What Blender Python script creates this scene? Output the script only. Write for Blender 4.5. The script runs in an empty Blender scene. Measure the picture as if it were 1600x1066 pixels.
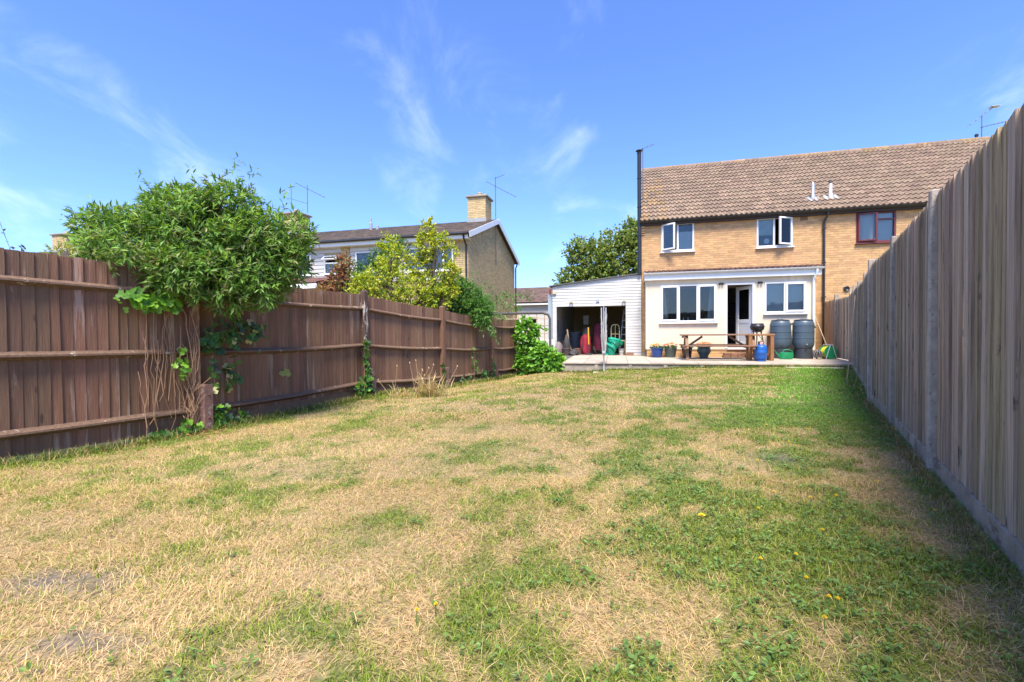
import bpy, bmesh, math, random
import numpy as np
from mathutils import Vector, Matrix
R = math.radians
rng = np.random.default_rng(7)
random.seed(7)
S = bpy.context.scene
COL = S.collection

# ------------------------------------------------------------------ camera, sky, sun, exposure
cam_d = bpy.data.cameras.new("camera")
cam = bpy.data.objects.new("camera", cam_d)
COL.objects.link(cam)
S.camera = cam
CAMH = 1.05
PITCH, ROLL = R(1.1), R(0.45)
cam_d.sensor_width = 36.0
cam_d.lens = 36.0 * 720 / 1600
cam_d.clip_start = 0.05
cam_d.clip_end = 2000
_fw = Vector((0, math.cos(PITCH), -math.sin(PITCH)))
_up0 = Vector((0, math.sin(PITCH), math.cos(PITCH)))
_r0 = Vector((1, 0, 0))
_r = _r0 * math.cos(ROLL) - _up0 * math.sin(ROLL)
_u = _up0 * math.cos(ROLL) + _r0 * math.sin(ROLL)
cam.matrix_world = Matrix(((_r.x, _u.x, -_fw.x, 0), (_r.y, _u.y, -_fw.y, 0), (_r.z, _u.z, -_fw.z, CAMH), (0, 0, 0, 1)))
S.render.resolution_x, S.render.resolution_y = 1024, 682

SUN_EL, SUN_AZ = 60, 183          # azimuth clockwise from +Y
sdir = Vector((math.sin(R(SUN_AZ)) * math.cos(R(SUN_EL)), math.cos(R(SUN_AZ)) * math.cos(R(SUN_EL)), math.sin(R(SUN_EL))))
W = bpy.data.worlds.new("World")
S.world = W
W.use_nodes = True
nt = W.node_tree
nt.nodes.clear()
wout = nt.nodes.new("ShaderNodeOutputWorld")
bg = nt.nodes.new("ShaderNodeBackground")
bg.inputs["Strength"].default_value = 0.15
sky = nt.nodes.new("ShaderNodeTexSky")
sky.sky_type = 'NISHITA'
sky.sun_disc = False
sky.sun_elevation = R(SUN_EL)
sky.sun_rotation = R(SUN_AZ)
sky.air_density = 1.0
sky.dust_density = 0.6
sky.ozone_density = 2.2
tint = nt.nodes.new("ShaderNodeMix"); tint.data_type = 'RGBA'; tint.blend_type = 'MULTIPLY'
tint.inputs[0].default_value = 1.0
nt.links.new(sky.outputs[0], tint.inputs[6])
tint.inputs[7].default_value = (0.455, 0.58, 0.885, 1)
# thin wispy cirrus
tc = nt.nodes.new("ShaderNodeTexCoord")
sep = nt.nodes.new("ShaderNodeSeparateXYZ")
nt.links.new(tc.outputs["Generated"], sep.inputs[0])
mz = nt.nodes.new("ShaderNodeMath"); mz.operation = 'MAXIMUM'; mz.inputs[1].default_value = 0.0
nt.links.new(sep.outputs[2], mz.inputs[0])
az_ = nt.nodes.new("ShaderNodeMath"); az_.operation = 'ADD'; az_.inputs[1].default_value = 0.25
nt.links.new(mz.outputs[0], az_.inputs[0])
dx = nt.nodes.new("ShaderNodeMath"); dx.operation = 'DIVIDE'
dy = nt.nodes.new("ShaderNodeMath"); dy.operation = 'DIVIDE'
nt.links.new(sep.outputs[0], dx.inputs[0]); nt.links.new(az_.outputs[0], dx.inputs[1])
nt.links.new(sep.outputs[1], dy.inputs[0]); nt.links.new(az_.outputs[0], dy.inputs[1])
cmb = nt.nodes.new("ShaderNodeCombineXYZ")
nt.links.new(dx.outputs[0], cmb.inputs[0]); nt.links.new(dy.outputs[0], cmb.inputs[1])
mp = nt.nodes.new("ShaderNodeMapping")
mp.inputs["Rotation"].default_value = (0, 0, R(28))
mp.inputs["Scale"].default_value = (1.5, 1.0, 1)
mp.inputs["Location"].default_value = (5.35, 2.3, 0)
nt.links.new(cmb.outputs[0], mp.inputs[0])
n1 = nt.nodes.new("ShaderNodeTexNoise"); n1.inputs["Scale"].default_value = 2.2; n1.inputs["Detail"].default_value = 9; n1.inputs["Roughness"].default_value = 0.58; n1.inputs["Distortion"].default_value = 0.5
nt.links.new(mp.outputs[0], n1.inputs["Vector"])
n2 = nt.nodes.new("ShaderNodeTexNoise"); n2.inputs["Scale"].default_value = 0.7; n2.inputs["Detail"].default_value = 3
nt.links.new(mp.outputs[0], n2.inputs["Vector"])
mm = nt.nodes.new("ShaderNodeMath"); mm.operation = 'MULTIPLY'
nt.links.new(n1.outputs[0], mm.inputs[0]); nt.links.new(n2.outputs[0], mm.inputs[1])
cr = nt.nodes.new("ShaderNodeMapRange"); cr.interpolation_type = 'SMOOTHSTEP'
cr.inputs[1].default_value = 0.25; cr.inputs[2].default_value = 0.47; cr.inputs[3].default_value = 0.0; cr.inputs[4].default_value = 0.26
nt.links.new(mm.outputs[0], cr.inputs[0])
cmix = nt.nodes.new("ShaderNodeMix"); cmix.data_type = 'RGBA'
nt.links.new(cr.outputs[0], cmix.inputs[0])
nt.links.new(tint.outputs[2], cmix.inputs[6])
cmix.inputs[7].default_value = (5.2, 5.6, 6.4, 1)
nt.links.new(cmix.outputs[2], bg.inputs[0])
nt.links.new(bg.outputs[0], wout.inputs[0])

sun_d = bpy.data.lights.new("sun", 'SUN')
sun_d.energy = 3.4
sun_d.angle = R(22)
sun_d.color = (1.0, 0.92, 0.79)
sun = bpy.data.objects.new("sun", sun_d)
sun.rotation_euler = sdir.to_track_quat('Z', 'Y').to_euler()
COL.objects.link(sun)
vs = S.view_settings
vs.view_transform = 'Standard'; vs.look = 'None'; vs.gamma = 1; vs.exposure = 1.36
vs.use_curve_mapping = False

# ------------------------------------------------------------------ helpers
class MB:
    """collects shapes; build() links them as one mesh object"""
    def __init__(s): s.v = []; s.f = []
    def add(s, vs_, fs_, M=None):
        o = len(s.v)
        for p in vs_:
            p = Vector(p)
            s.v.append(tuple(M @ p if M else p))
        s.f += [tuple(i + o for i in f) for f in fs_]
        return s
    def box(s, x0, x1, y0, y1, z0, z1, c=0.0, M=None):
        if c <= 0:
            s.add([(x0,y0,z0),(x1,y0,z0),(x1,y1,z0),(x0,y1,z0),(x0,y0,z1),(x1,y0,z1),(x1,y1,z1),(x0,y1,z1)],
                  [(0,3,2,1),(4,5,6,7),(0,1,5,4),(1,2,6,5),(2,3,7,6),(3,0,4,7)], M)
        else:                     # chamfered box
            bm = bmesh.new()
            bmesh.ops.create_cube(bm, size=1.0)
            for v in bm.verts:
                v.co = Vector(((x0+x1)/2+v.co.x*(x1-x0), (y0+y1)/2+v.co.y*(y1-y0), (z0+z1)/2+v.co.z*(z1-z0)))
            bmesh.ops.bevel(bm, geom=bm.edges[:], offset=c, segments=1, affect='EDGES')
            bm.verts.index_update()
            s.add([v.co for v in bm.verts], [[v.index for v in f.verts] for f in bm.faces], M)
            bm.free()
        return s
    def beam(s, a, b, w, h, up=(0, 0, 1), c=0.0):
        a, b = Vector(a), Vector(b)
        d = b - a; L = d.length; d.normalize()
        up = Vector(up)
        if abs(d.dot(up)) > 0.98: up = Vector((0, 1, 0))
        x = d.cross(up).normalized(); z = x.cross(d)
        M = Matrix(((x.x, d.x, z.x, a.x), (x.y, d.y, z.y, a.y), (x.z, d.z, z.z, a.z), (0, 0, 0, 1)))
        return s.box(-w/2, w/2, 0, L, -h/2, h/2, c, M)
    def tube(s, pts, rad, n=8, cap=True):
        pts = [Vector(p) for p in pts]
        if not hasattr(rad, '__len__'): rad = [rad]*len(pts)
        o = len(s.v)
        ref = None
        for i, p in enumerate(pts):
            d = (pts[min(i+1, len(pts)-1)] - pts[max(i-1, 0)])
            if d.length < 1e-9: d = Vector((0, 0, 1))
            d.normalize()
            if ref is None: ref = Vector((1, 0, 0)) if abs(d.x) < 0.8 else Vector((0, 1, 0))
            x = (ref - d*ref.dot(d)).normalized(); y = d.cross(x); ref = x
            for k in range(n):
                a = 2*math.pi*k/n
                s.v.append(tuple(p + (x*math.cos(a) + y*math.sin(a))*rad[i]))
        for i in range(len(pts)-1):
            for k in range(n):
                k2 = (k+1) % n
                s.f.append((o+i*n+k, o+i*n+k2, o+(i+1)*n+k2, o+(i+1)*n+k))
        if cap:
            s.f.append(tuple(o+k for k in range(n-1, -1, -1)))
            s.f.append(tuple(o+(len(pts)-1)*n+k for k in range(n)))
        return s
    def lathe(s, prof, n=24, loc=(0, 0, 0), sx=1, sy=1):
        o = len(s.v)
        for r_, z in prof:
            for k in range(n):
                a = 2*math.pi*k/n
                s.v.append((loc[0]+math.cos(a)*r_*sx, loc[1]+math.sin(a)*r_*sy, loc[2]+z))
        for i in range(len(prof)-1):
            for k in range(n):
                k2 = (k+1) % n
                s.f.append((o+i*n+k, o+i*n+k2, o+(i+1)*n+k2, o+(i+1)*n+k))
        s.f.append(tuple(o+k for k in range(n-1, -1, -1)))
        s.f.append(tuple(o+(len(prof)-1)*n+k for k in range(n)))
        return s
    def prism(s, poly, y0, y1, M=None):      # poly in x,z ; extruded along y
        n = len(poly)
        vs_ = [(x, y0, z) for x, z in poly] + [(x, y1, z) for x, z in poly]
        fs_ = [tuple(range(n)), tuple(range(2*n-1, n-1, -1))]
        fs_ += [(i, i+n, (i+1) % n + n, (i+1) % n) for i in range(n)]
        return s.add(vs_, fs_, M)
    def mesh(s, name, mat=None, smooth=False):
        me = bpy.data.meshes.new(name)
        me.from_pydata(s.v, [], s.f)
        if mat: me.materials.append(mat)
        bm = bmesh.new(); bm.from_mesh(me)
        bmesh.ops.recalc_face_normals(bm, faces=bm.faces[:])
        bm.to_mesh(me); bm.free()
        if smooth:
            me.shade_smooth()
            try: me.set_sharp_from_angle(angle=R(40))
            except Exception: pass
        return me
    def build(s, name, mat, parent=None, smooth=False, loc=None, rz=None):
        return link(name, s.mesh(name, mat, smooth), parent, loc, rz)

def link(name, me, parent=None, loc=None, rz=None):
    o = bpy.data.objects.new(name, me)
    COL.objects.link(o)
    if parent: o.parent = parent
    if loc is not None: o.location = loc
    if rz is not None: o.rotation_euler = (0, 0, rz)
    return o
def tag(o, label, cat, group=None):
    o["label"] = label; o["category"] = cat
    if group: o["group"] = group
    return o
def thing(name, label, cat, loc=(0, 0, 0), rz=0, group=None):
    o = bpy.data.objects.new(name, None)
    COL.objects.link(o)
    o.location = loc; o.rotation_euler = (0, 0, rz)
    o.empty_display_size = 0.1
    return tag(o, label, cat, group)
def struct(o): o["kind"] = "structure"; return o
def stuff(o): o["kind"] = "stuff"; return o

def np_mesh(name, V, F, mat, cols=None, smooth=False):
    """fast mesh from numpy; F is (n,3) or (n,4)"""
    me = bpy.data.meshes.new(name)
    k = F.shape[1]
    me.vertices.add(len(V)); me.vertices.foreach_set("co", V.astype(np.float32).ravel())
    me.loops.add(F.size); me.loops.foreach_set("vertex_index", F.astype(np.int32).ravel())
    me.polygons.add(len(F))
    me.polygons.foreach_set("loop_start", np.arange(0, F.size, k, dtype=np.int32))
    me.polygons.foreach_set("loop_total", np.full(len(F), k, dtype=np.int32))
    me.polygons.foreach_set("use_smooth", np.full(len(F), smooth))
    me.update(calc_edges=True)
    if cols is not None:
        a = me.attributes.new("Col", 'FLOAT_COLOR', 'POINT')
        c4 = np.ones((len(V), 4), np.float32); c4[:, :3] = cols
        a.data.foreach_set("color", c4.ravel())
    me.materials.append(mat)
    return me

# ------------------------------------------------------------------ materials
MATS = {}
def nodes(m):
    m.use_nodes = True
    t = m.node_tree
    return t, t.nodes["Principled BSDF"]
def pm(name, c1, c2=None, scale=6, stretch=(1, 1, 1), rough=0.7, bump=0.0, bscale=None, rnd=0.0, island=0.0, metal=0.0, spots=None, detail=6, contrast=(0.3, 0.7), knots=None):
    """procedural material: two-tone noise, per-object / per-island brightness, optional third-colour wear"""
    if name in MATS: return MATS[name]
    m = bpy.data.materials.new(name)
    t, b = nodes(m)
    N, L = t.nodes, t.links
    b.inputs["Roughness"].default_value = rough
    b.inputs["Metallic"].default_value = metal
    c2 = c2 or tuple(x*0.8 for x in c1)
    co = N.new("ShaderNodeTexCoord")
    oi = N.new("ShaderNodeObjectInfo")
    ad = N.new("ShaderNodeVectorMath"); ad.operation = 'ADD'
    ml = N.new("ShaderNodeVectorMath"); ml.operation = 'SCALE'
    ml.inputs[0].default_value = (13.1, 7.7, 5.3)
    L.new(oi.outputs["Random"], ml.inputs["Scale"])
    L.new(co.outputs["Object"], ad.inputs[0]); L.new(ml.outputs[0], ad.inputs[1])
    mp_ = N.new("ShaderNodeMapping"); mp_.inputs["Scale"].default_value = stretch
    L.new(ad.outputs[0], mp_.inputs[0])
    nz = N.new("ShaderNodeTexNoise"); nz.inputs["Scale"].default_value = scale; nz.inputs["Detail"].default_value = detail
    nz.inputs["Roughness"].default_value = 0.6
    L.new(mp_.outputs[0], nz.inputs["Vector"])
    mr = N.new("ShaderNodeMapRange"); mr.inputs[1].default_value = contrast[0]; mr.inputs[2].default_value = contrast[1]
    L.new(nz.outputs[0], mr.inputs[0])
    mx = N.new("ShaderNodeMix"); mx.data_type = 'RGBA'
    mx.inputs[6].default_value = (*c1, 1); mx.inputs[7].default_value = (*c2, 1)
    L.new(mr.outputs[0], mx.inputs[0])
    out = mx.outputs[2]
    if spots:                    # (colour, scale, threshold, stretch)
        sc, ss, th, st = spots
        mp2 = N.new("ShaderNodeMapping"); mp2.inputs["Scale"].default_value = st
        L.new(ad.outputs[0], mp2.inputs[0])
        nz2 = N.new("ShaderNodeTexNoise"); nz2.inputs["Scale"].default_value = ss; nz2.inputs["Detail"].default_value = 8; nz2.inputs["Roughness"].default_value = 0.65
        L.new(mp2.outputs[0], nz2.inputs["Vector"])
        mr2 = N.new("ShaderNodeMapRange"); mr2.inputs[1].default_value = th; mr2.inputs[2].default_value = th+0.06
        L.new(nz2.outputs[0], mr2.inputs[0])
        mx2 = N.new("ShaderNodeMix"); mx2.data_type = 'RGBA'
        mx2.inputs[7].default_value = (*sc, 1)
        L.new(mr2.outputs[0], mx2.inputs[0]); L.new(out, mx2.inputs[6])
        out = mx2.outputs[2]
    if knots:                    # (colour, (sx,sy,sz), radius, share of cells)
        kc, ks_, kr, kp = knots
        mpk = N.new("ShaderNodeMapping"); mpk.inputs["Scale"].default_value = ks_
        L.new(ad.outputs[0], mpk.inputs[0])
        vo = N.new("ShaderNodeTexVoronoi"); vo.inputs["Scale"].default_value = 1.0
        L.new(mpk.outputs[0], vo.inputs["Vector"])
        sc_ = N.new("ShaderNodeSeparateColor"); L.new(vo.outputs["Color"], sc_.inputs[0])
        gt_ = N.new("ShaderNodeMath"); gt_.operation = 'LESS_THAN'; gt_.inputs[1].default_value = kp
        L.new(sc_.outputs[0], gt_.inputs[0])
        mk = N.new("ShaderNodeMapRange"); mk.interpolation_type = 'SMOOTHSTEP'
        mk.inputs[1].default_value = kr; mk.inputs[2].default_value = kr*0.5; mk.inputs[3].default_value = 0; mk.inputs[4].default_value = 0.85
        L.new(vo.outputs["Distance"], mk.inputs[0])
        mu = N.new("ShaderNodeMath"); mu.operation = 'MULTIPLY'; L.new(mk.outputs[0], mu.inputs[0]); L.new(gt_.outputs[0], mu.inputs[1])
        mxk = N.new("ShaderNodeMix"); mxk.data_type = 'RGBA'; mxk.inputs[7].default_value = (*kc, 1)
        L.new(mu.outputs[0], mxk.inputs[0]); L.new(out, mxk.inputs[6]); out = mxk.outputs[2]
    if rnd or island:
        src = oi.outputs["Random"]
        if island:
            g = N.new("ShaderNodeNewGeometry"); src = g.outputs["Random Per Island"]
        k = island or rnd
        mr3 = N.new("ShaderNodeMapRange"); mr3.inputs[3].default_value = 1-k; mr3.inputs[4].default_value = 1+k
        L.new(src, mr3.inputs[0])
        hs = N.new("ShaderNodeHueSaturation")
        L.new(mr3.outputs[0], hs.inputs["Value"]); L.new(out, hs.inputs["Color"])
        mr4 = N.new("ShaderNodeMapRange"); mr4.inputs[3].default_value = 0.5-k*0.035; mr4.inputs[4].default_value = 0.5+k*0.035
        fr = N.new("ShaderNodeMath"); fr.operation = 'FRACT'
        m7 = N.new("ShaderNodeMath"); m7.operation = 'MULTIPLY'; m7.inputs[1].default_value = 7.31
        L.new(src, m7.inputs[0]); L.new(m7.outputs[0], fr.inputs[0]); L.new(fr.outputs[0], mr4.inputs[0])
        L.new(mr4.outputs[0], hs.inputs["Hue"])
        out = hs.outputs[0]
    L.new(out, b.inputs["Base Color"])
    if bump:
        bp = N.new("ShaderNodeBump"); bp.inputs["Strength"].default_value = bump; bp.inputs["Distance"].default_value = 0.01
        nb = nz
        if bscale:
            nb = N.new("ShaderNodeTexNoise"); nb.inputs["Scale"].default_value = bscale; nb.inputs["Detail"].default_value = 6
            L.new(mp_.outputs[0], nb.inputs["Vector"])
        L.new(nb.outputs[0], bp.inputs["Height"]); L.new(bp.outputs[0], b.inputs["Normal"])
    MATS[name] = m
    return m
def leafmat(name, trans=0.35, rough=0.45, spec=0.4):
    m = bpy.data.materials.new(name)
    t, b = nodes(m); N, L = t.nodes, t.links
    at = N.new("ShaderNodeAttribute"); at.attribute_name = "Col"
    L.new(at.outputs["Color"], b.inputs["Base Color"])
    b.inputs["Roughness"].default_value = rough
    b.inputs["Specular IOR Level"].default_value = spec
    tr = N.new("ShaderNodeBsdfTranslucent")
    hs = N.new("ShaderNodeHueSaturation"); hs.inputs["Value"].default_value = 1.6; hs.inputs["Saturation"].default_value = 1.1; hs.inputs["Hue"].default_value = 0.485
    L.new(at.outputs["Color"], hs.inputs["Color"]); L.new(hs.outputs[0], tr.inputs[0])
    mx = N.new("ShaderNodeMixShader"); mx.inputs[0].default_value = trans
    L.new(b.outputs[0], mx.inputs[1]); L.new(tr.outputs[0], mx.inputs[2])
    L.new(mx.outputs[0], N["Material Output"].inputs[0])
    return m
def glassmat():
    m = bpy.data.materials.new("window_glass")
    t, b = nodes(m); N, L = t.nodes, t.links
    gl = N.new("ShaderNodeBsdfGlossy"); gl.inputs["Roughness"].default_value = 0.02
    tr = N.new("ShaderNodeBsdfTransparent"); tr.inputs[0].default_value = (0.8, 0.86, 0.88, 1)
    fr = N.new("ShaderNodeFresnel"); fr.inputs[0].default_value = 1.6
    mx = N.new("ShaderNodeMixShader")
    L.new(fr.outputs[0], mx.inputs[0]); L.new(tr.outputs[0], mx.inputs[1]); L.new(gl.outputs[0], mx.inputs[2])
    L.new(mx.outputs[0], N["Material Output"].inputs[0])
    return m
GLASS = glassmat()
LEAF = leafmat("leaf_surface", 0.3)
GRASSM = leafmat("grass_blade_surface", 0.3, 0.6, 0.2)

M_brown = pm("brown_stained_timber", (0.22, 0.118, 0.066), (0.14, 0.072, 0.042), 14, (3, 3, 0.35), 0.75, 0.5, 40, rnd=0.30, spots=((0.34, 0.22, 0.135), 9, 0.645, (1, 1, 0.35)), knots=((0.055, 0.027, 0.017), (9, 9, 4.5), 0.16, 0.25))
M_brownworn = pm("worn_brown_timber", (0.235, 0.12, 0.063), (0.15, 0.072, 0.04), 14, (3, 3, 0.35), 0.8, 0.5, 40, rnd=0.24, spots=((0.30, 0.20, 0.14), 6, 0.56, (1.6, 1.6, 0.22)))
M_rail = pm("weathered_rail_timber", (0.19, 0.115, 0.073), (0.11, 0.062, 0.038), 9, (4, 4, 4), 0.8, 0.4, 30, spots=((0.42, 0.35, 0.27), 11, 0.60, (1, 1, 1)))
M_spur = pm("red_brown_concrete_spur", (0.24, 0.13, 0.10), (0.16, 0.085, 0.065), 12, (1, 1, 1), 0.85, 0.5, 50, spots=((0.34, 0.27, 0.22), 10, 0.58, (1, 1, 1)))
M_greyw = pm("grey_weathered_timber", (0.60, 0.435, 0.295), (0.29, 0.20, 0.13), 5, (9, 9, 0.5), 0.8, 0.8, 26, rnd=0.30, knots=((0.09, 0.06, 0.042), (9, 9, 4.2), 0.17, 0.3), spots=((0.11, 0.085, 0.066), 5.5, 0.62, (1.6, 1.6, 0.75)), contrast=(0.3, 0.68))
M_conc = pm("post_concrete", (0.44, 0.375, 0.30), (0.26, 0.215, 0.17), 14, (1, 1, 0.6), 0.9, 0.7, 70, rnd=0.12, spots=((0.13, 0.12, 0.11), 40, 0.6, (1, 1, 1)))
M_gravel = pm("gravel_board_concrete", (0.44, 0.35, 0.25), (0.25, 0.185, 0.125), 6, (1, 1, 1), 0.9, 0.5, 60, rnd=0.1, spots=((0.19, 0.13, 0.085), 4, 0.56, (1, 1, 2)))
M_slab = pm("paving_slab_concrete", (0.48, 0.405, 0.32), (0.37, 0.305, 0.235), 5, (1, 1, 1), 0.85, 0.2, 50, rnd=0.12)
M_kerb = pm("retaining_concrete", (0.38, 0.325, 0.26), (0.23, 0.195, 0.155), 4, (1, 1, 2), 0.9, 0.3, 40, rnd=0.08)
M_brick = pm("buff_brick", (0.58, 0.345, 0.155), (0.48, 0.275, 0.12), 8, (1, 1, 1), 0.85, 0.3, 60, island=0.16)
M_mort = pm("mortar", (0.50, 0.40, 0.28), (0.42, 0.33, 0.23), 12, rough=0.9)
M_lbrick = pm("yellow_grey_brick", (0.56, 0.42, 0.215), (0.47, 0.345, 0.175), 7, (1, 1, 1), 0.9, 0.3, 60, island=0.15)
M_lmort = pm("grey_mortar", (0.50, 0.38, 0.21), (0.42, 0.315, 0.175), 12, rough=0.9)
M_tile = pm("brown_concrete_tile", (0.285, 0.20, 0.135), (0.185, 0.128, 0.088), 5, rough=0.85, bump=0.3, bscale=60, rnd=0.17, spots=((0.40, 0.30, 0.17), 6, 0.64, (1, 1, 1)))
M_tileM = pm("brown_concrete_tile_joined", (0.285, 0.20, 0.135), (0.185, 0.128, 0.088), 5, rough=0.85, bump=0.3, bscale=60, island=0.17)
M_tileY = pm("lichen_yellow_tile", (0.30, 0.20, 0.10), (0.20, 0.13, 0.085), 8, rough=0.9, bump=0.3, bscale=60, rnd=0.2, spots=((0.42, 0.28, 0.09), 9, 0.56, (1, 1, 1)))
M_ltile = pm("dark_brown_roof_tile", (0.155, 0.112, 0.085), (0.10, 0.075, 0.06), 4, rough=0.9, bump=0.3, bscale=50, island=0.22, spots=((0.25, 0.2, 0.13), 1.5, 0.62, (1, 1, 1)))
M_rtile = pm("red_brown_pantile", (0.17, 0.085, 0.065), (0.11, 0.055, 0.045), 5, rough=0.85, rnd=0.15)
M_render = pm("cream_render", (0.76, 0.64, 0.47), (0.66, 0.55, 0.40), 1.6, (1.2, 1, 0.6), rough=0.9, bump=0.25, bscale=140, spots=((0.62, 0.51, 0.365), 2.2, 0.60, (3.5, 1, 0.5)))
M_white = pm("white_upvc", (0.80, 0.79, 0.76), (0.74, 0.73, 0.70), 3, rough=0.35)
M_clad = pm("white_cladding", (0.60, 0.575, 0.53), (0.50, 0.475, 0.435), 2.5, (0.4, 1, 3), rough=0.55, rnd=0.08, spots=((0.46, 0.43, 0.385), 3, 0.60, (0.6, 1, 2)))
M_black = pm("black_plastic", (0.018, 0.018, 0.019), (0.03, 0.03, 0.031), 6, rough=0.4)
M_dark = pm("dark_rubber", (0.03, 0.028, 0.028), (0.05, 0.045, 0.042), 8, rough=0.7)
M_burg = pm("burgundy_frame", (0.16, 0.03, 0.03), (0.12, 0.024, 0.024), 5, rough=0.4)
M_int = pm("interior_plaster", (0.34, 0.31, 0.27), (0.28, 0.26, 0.23), 2, rough=0.9)
M_intd = pm("interior_dark_furniture", (0.05, 0.05, 0.055), (0.035, 0.035, 0.04), 2, rough=0.6)
M_curt = pm("pale_curtain_fabric", (0.72, 0.70, 0.64), (0.6, 0.58, 0.53), 6, (6, 6, 0.5), rough=0.9)
M_blind = pm("grey_blind_fabric", (0.78, 0.77, 0.73), (0.72, 0.71, 0.67), 3, rough=0.9)
M_metal = pm("galvanised_metal", (0.55, 0.56, 0.57), (0.42, 0.43, 0.44), 9, rough=0.45, metal=0.6)
M_alum = pm("aluminium", (0.66, 0.67, 0.68), (0.56, 0.57, 0.58), 9, rough=0.4, metal=0.5)
M_flue = pm("black_flue_enamel", (0.016, 0.017, 0.02), (0.024, 0.025, 0.028), 5, rough=0.35)
M_lead = pm("grey_lead", (0.34, 0.35, 0.36), (0.26, 0.27, 0.28), 6, rough=0.6)
M_table = pm("weathered_table_wood", (0.28, 0.155, 0.085), (0.17, 0.092, 0.055), 6, (0.6, 6, 6), 0.7, 0.3, 30, rnd=0.15)
M_tabler = pm("orange_brown_table_wood", (0.36, 0.165, 0.06), (0.25, 0.11, 0.045), 6, (2, 6, 1), 0.6, 0.3, 30, rnd=0.12)
M_gas = pm("blue_gas_bottle_paint", (0.012, 0.11, 0.42), (0.01, 0.085, 0.33), 8, rough=0.4)
M_butt = pm("slate_green_plastic", (0.075, 0.11, 0.145), (0.06, 0.09, 0.12), 3, rough=0.42)
M_can = pm("green_plastic", (0.01, 0.24, 0.09), (0.008, 0.19, 0.07), 5, rough=0.4)
M_hose = pm("yellow_hose", (0.66, 0.62, 0.02), (0.55, 0.52, 0.02), 8, rough=0.5)
M_tarp = pm("green_tarpaulin", (0.01, 0.33, 0.20), (0.008, 0.25, 0.15), 6, rough=0.4, bump=0.4)
M_red = pm("red_fabric", (0.33, 0.012, 0.035), (0.24, 0.01, 0.025), 7, rough=0.8)
M_yel = pm("yellow_paint", (0.65, 0.36, 0.02), (0.55, 0.3, 0.02), 7, rough=0.5)
M_cream = pm("cream_painted_metal", (0.62, 0.52, 0.28), (0.54, 0.45, 0.24), 7, rough=0.5)
M_wood = pm("bare_wood", (0.42, 0.29, 0.16), (0.33, 0.22, 0.12), 8, (4, 4, 0.6), rough=0.7)
M_bark = pm("brown_bark", (0.16, 0.11, 0.075), (0.09, 0.062, 0.045), 14, (1, 1, 0.4), rough=0.9, bump=0.5)
M_vine = pm("dead_vine_stem", (0.40, 0.25, 0.14), (0.27, 0.15, 0.085), 14, rough=0.9)
M_potb = pm("blue_glazed_pot", (0.012, 0.045, 0.21), (0.02, 0.075, 0.28), 16, rough=0.25, spots=((0.25, 0.35, 0.55), 26, 0.66, (1, 1, 1)))
M_potg = pm("grey_green_pot", (0.10, 0.125, 0.10), (0.075, 0.095, 0.08), 5, rough=0.5)
M_potn = pm("navy_spotted_pot", (0.01, 0.015, 0.055), (0.015, 0.022, 0.075), 8, rough=0.25, spots=((0.55, 0.55, 0.6), 22, 0.60, (1, 1, 1)))
M_potc = pm("celadon_glazed_pot", (0.13, 0.21, 0.21), (0.09, 0.15, 0.155), 6, rough=0.25)
M_soil = pm("dark_soil", (0.05, 0.035, 0.025), (0.03, 0.02, 0.015), 30, rough=0.95)
M_brickred = pm("red_brick_step", (0.27, 0.14, 0.085), (0.2, 0.1, 0.06), 8, rough=0.9, bump=0.3, rnd=0.2)
M_grey = pm("blue_grey_panel", (0.36, 0.42, 0.45), (0.30, 0.36, 0.39), 3, rough=0.6)
M_redp = pm("red_painted_post", (0.33, 0.045, 0.045), (0.25, 0.035, 0.035), 5, rough=0.6)
M_felt = pm("grey_roof_felt", (0.12, 0.12, 0.12), (0.09, 0.09, 0.09), 8, rough=0.9)
M_lamp = pm("cream_lamp_housing", (0.55, 0.5, 0.33), (0.48, 0.43, 0.28), 8, rough=0.4)
M_floor = pm("garage_floor_concrete", (0.22, 0.20, 0.18), (0.16, 0.15, 0.14), 4, rough=0.9)

# ------------------------------------------------------------------ layout frame: house front line is turned by AL
AL = R(14.5)
HO = Vector((4.63, 16.4, 0))
HU = Vector((math.cos(AL), -math.sin(AL), 0))
HN = Vector((math.sin(AL), math.cos(AL), 0))
PZ = 0.19                        # patio level
def hw(x, y, z=0.0): return HO + HU*x + HN*y + Vector((0, 0, z))

# fence lines
FL = [(-5.35, 1.75, 0.03), (-3.76, 5.43, -0.10), (-2.70, 8.44, -0.10), (-1.58, 10.45, -0.20), (-0.57, 12.70, -0.23), (0.15, 13.85, -0.24)]
FLH = [1.86, 1.90, 1.88, 1.80, 1.70, 1.68]
FR = [(1.02, 0.11), (2.06, 1.74), (3.11, 3.37), (4.19, 5.03), (5.22, 6.68), (6.23, 8.10), (7.22, 9.56), (8.21, 11.03), (9.20, 12.50), (9.75, 13.85), (10.2, 15.15)]

# ------------------------------------------------------------------ ground
GC = np.array([(-5.4,1.8,.02),(-3.76,5.43,-.10),(-2.7,8.44,-.11),(-1.58,10.45,-.20),(-.57,12.7,-.24),(.2,13.9,-.25),
               (1.4,13.0,-.10),(3.3,12.7,-.02),(5.1,12.2,.06),(7.4,11.5,.10),(8.6,11.3,.08),(1.0,.1,0),(3.1,3.37,0),(5.2,6.7,0),(7.2,9.5,.03),
               (0,0,0),(0,3,0),(0,6,-.02),(1.5,9,-.03),(4,9,.03),(-3,2,0),(-9,8,-.15),(-6,16,-.25),(3,20,-.1),(14,12,0),(12,4,0)])
def ground_z(x, y):
    x = np.asarray(x, float); y = np.asarray(y, float)
    num = np.zeros_like(x); den = np.zeros_like(x)
    for a, b, c in GC:
        w = 1.0/((x-a)**2+(y-b)**2+0.15)**1.6
        num += w*c; den += w
    return num/den
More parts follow.
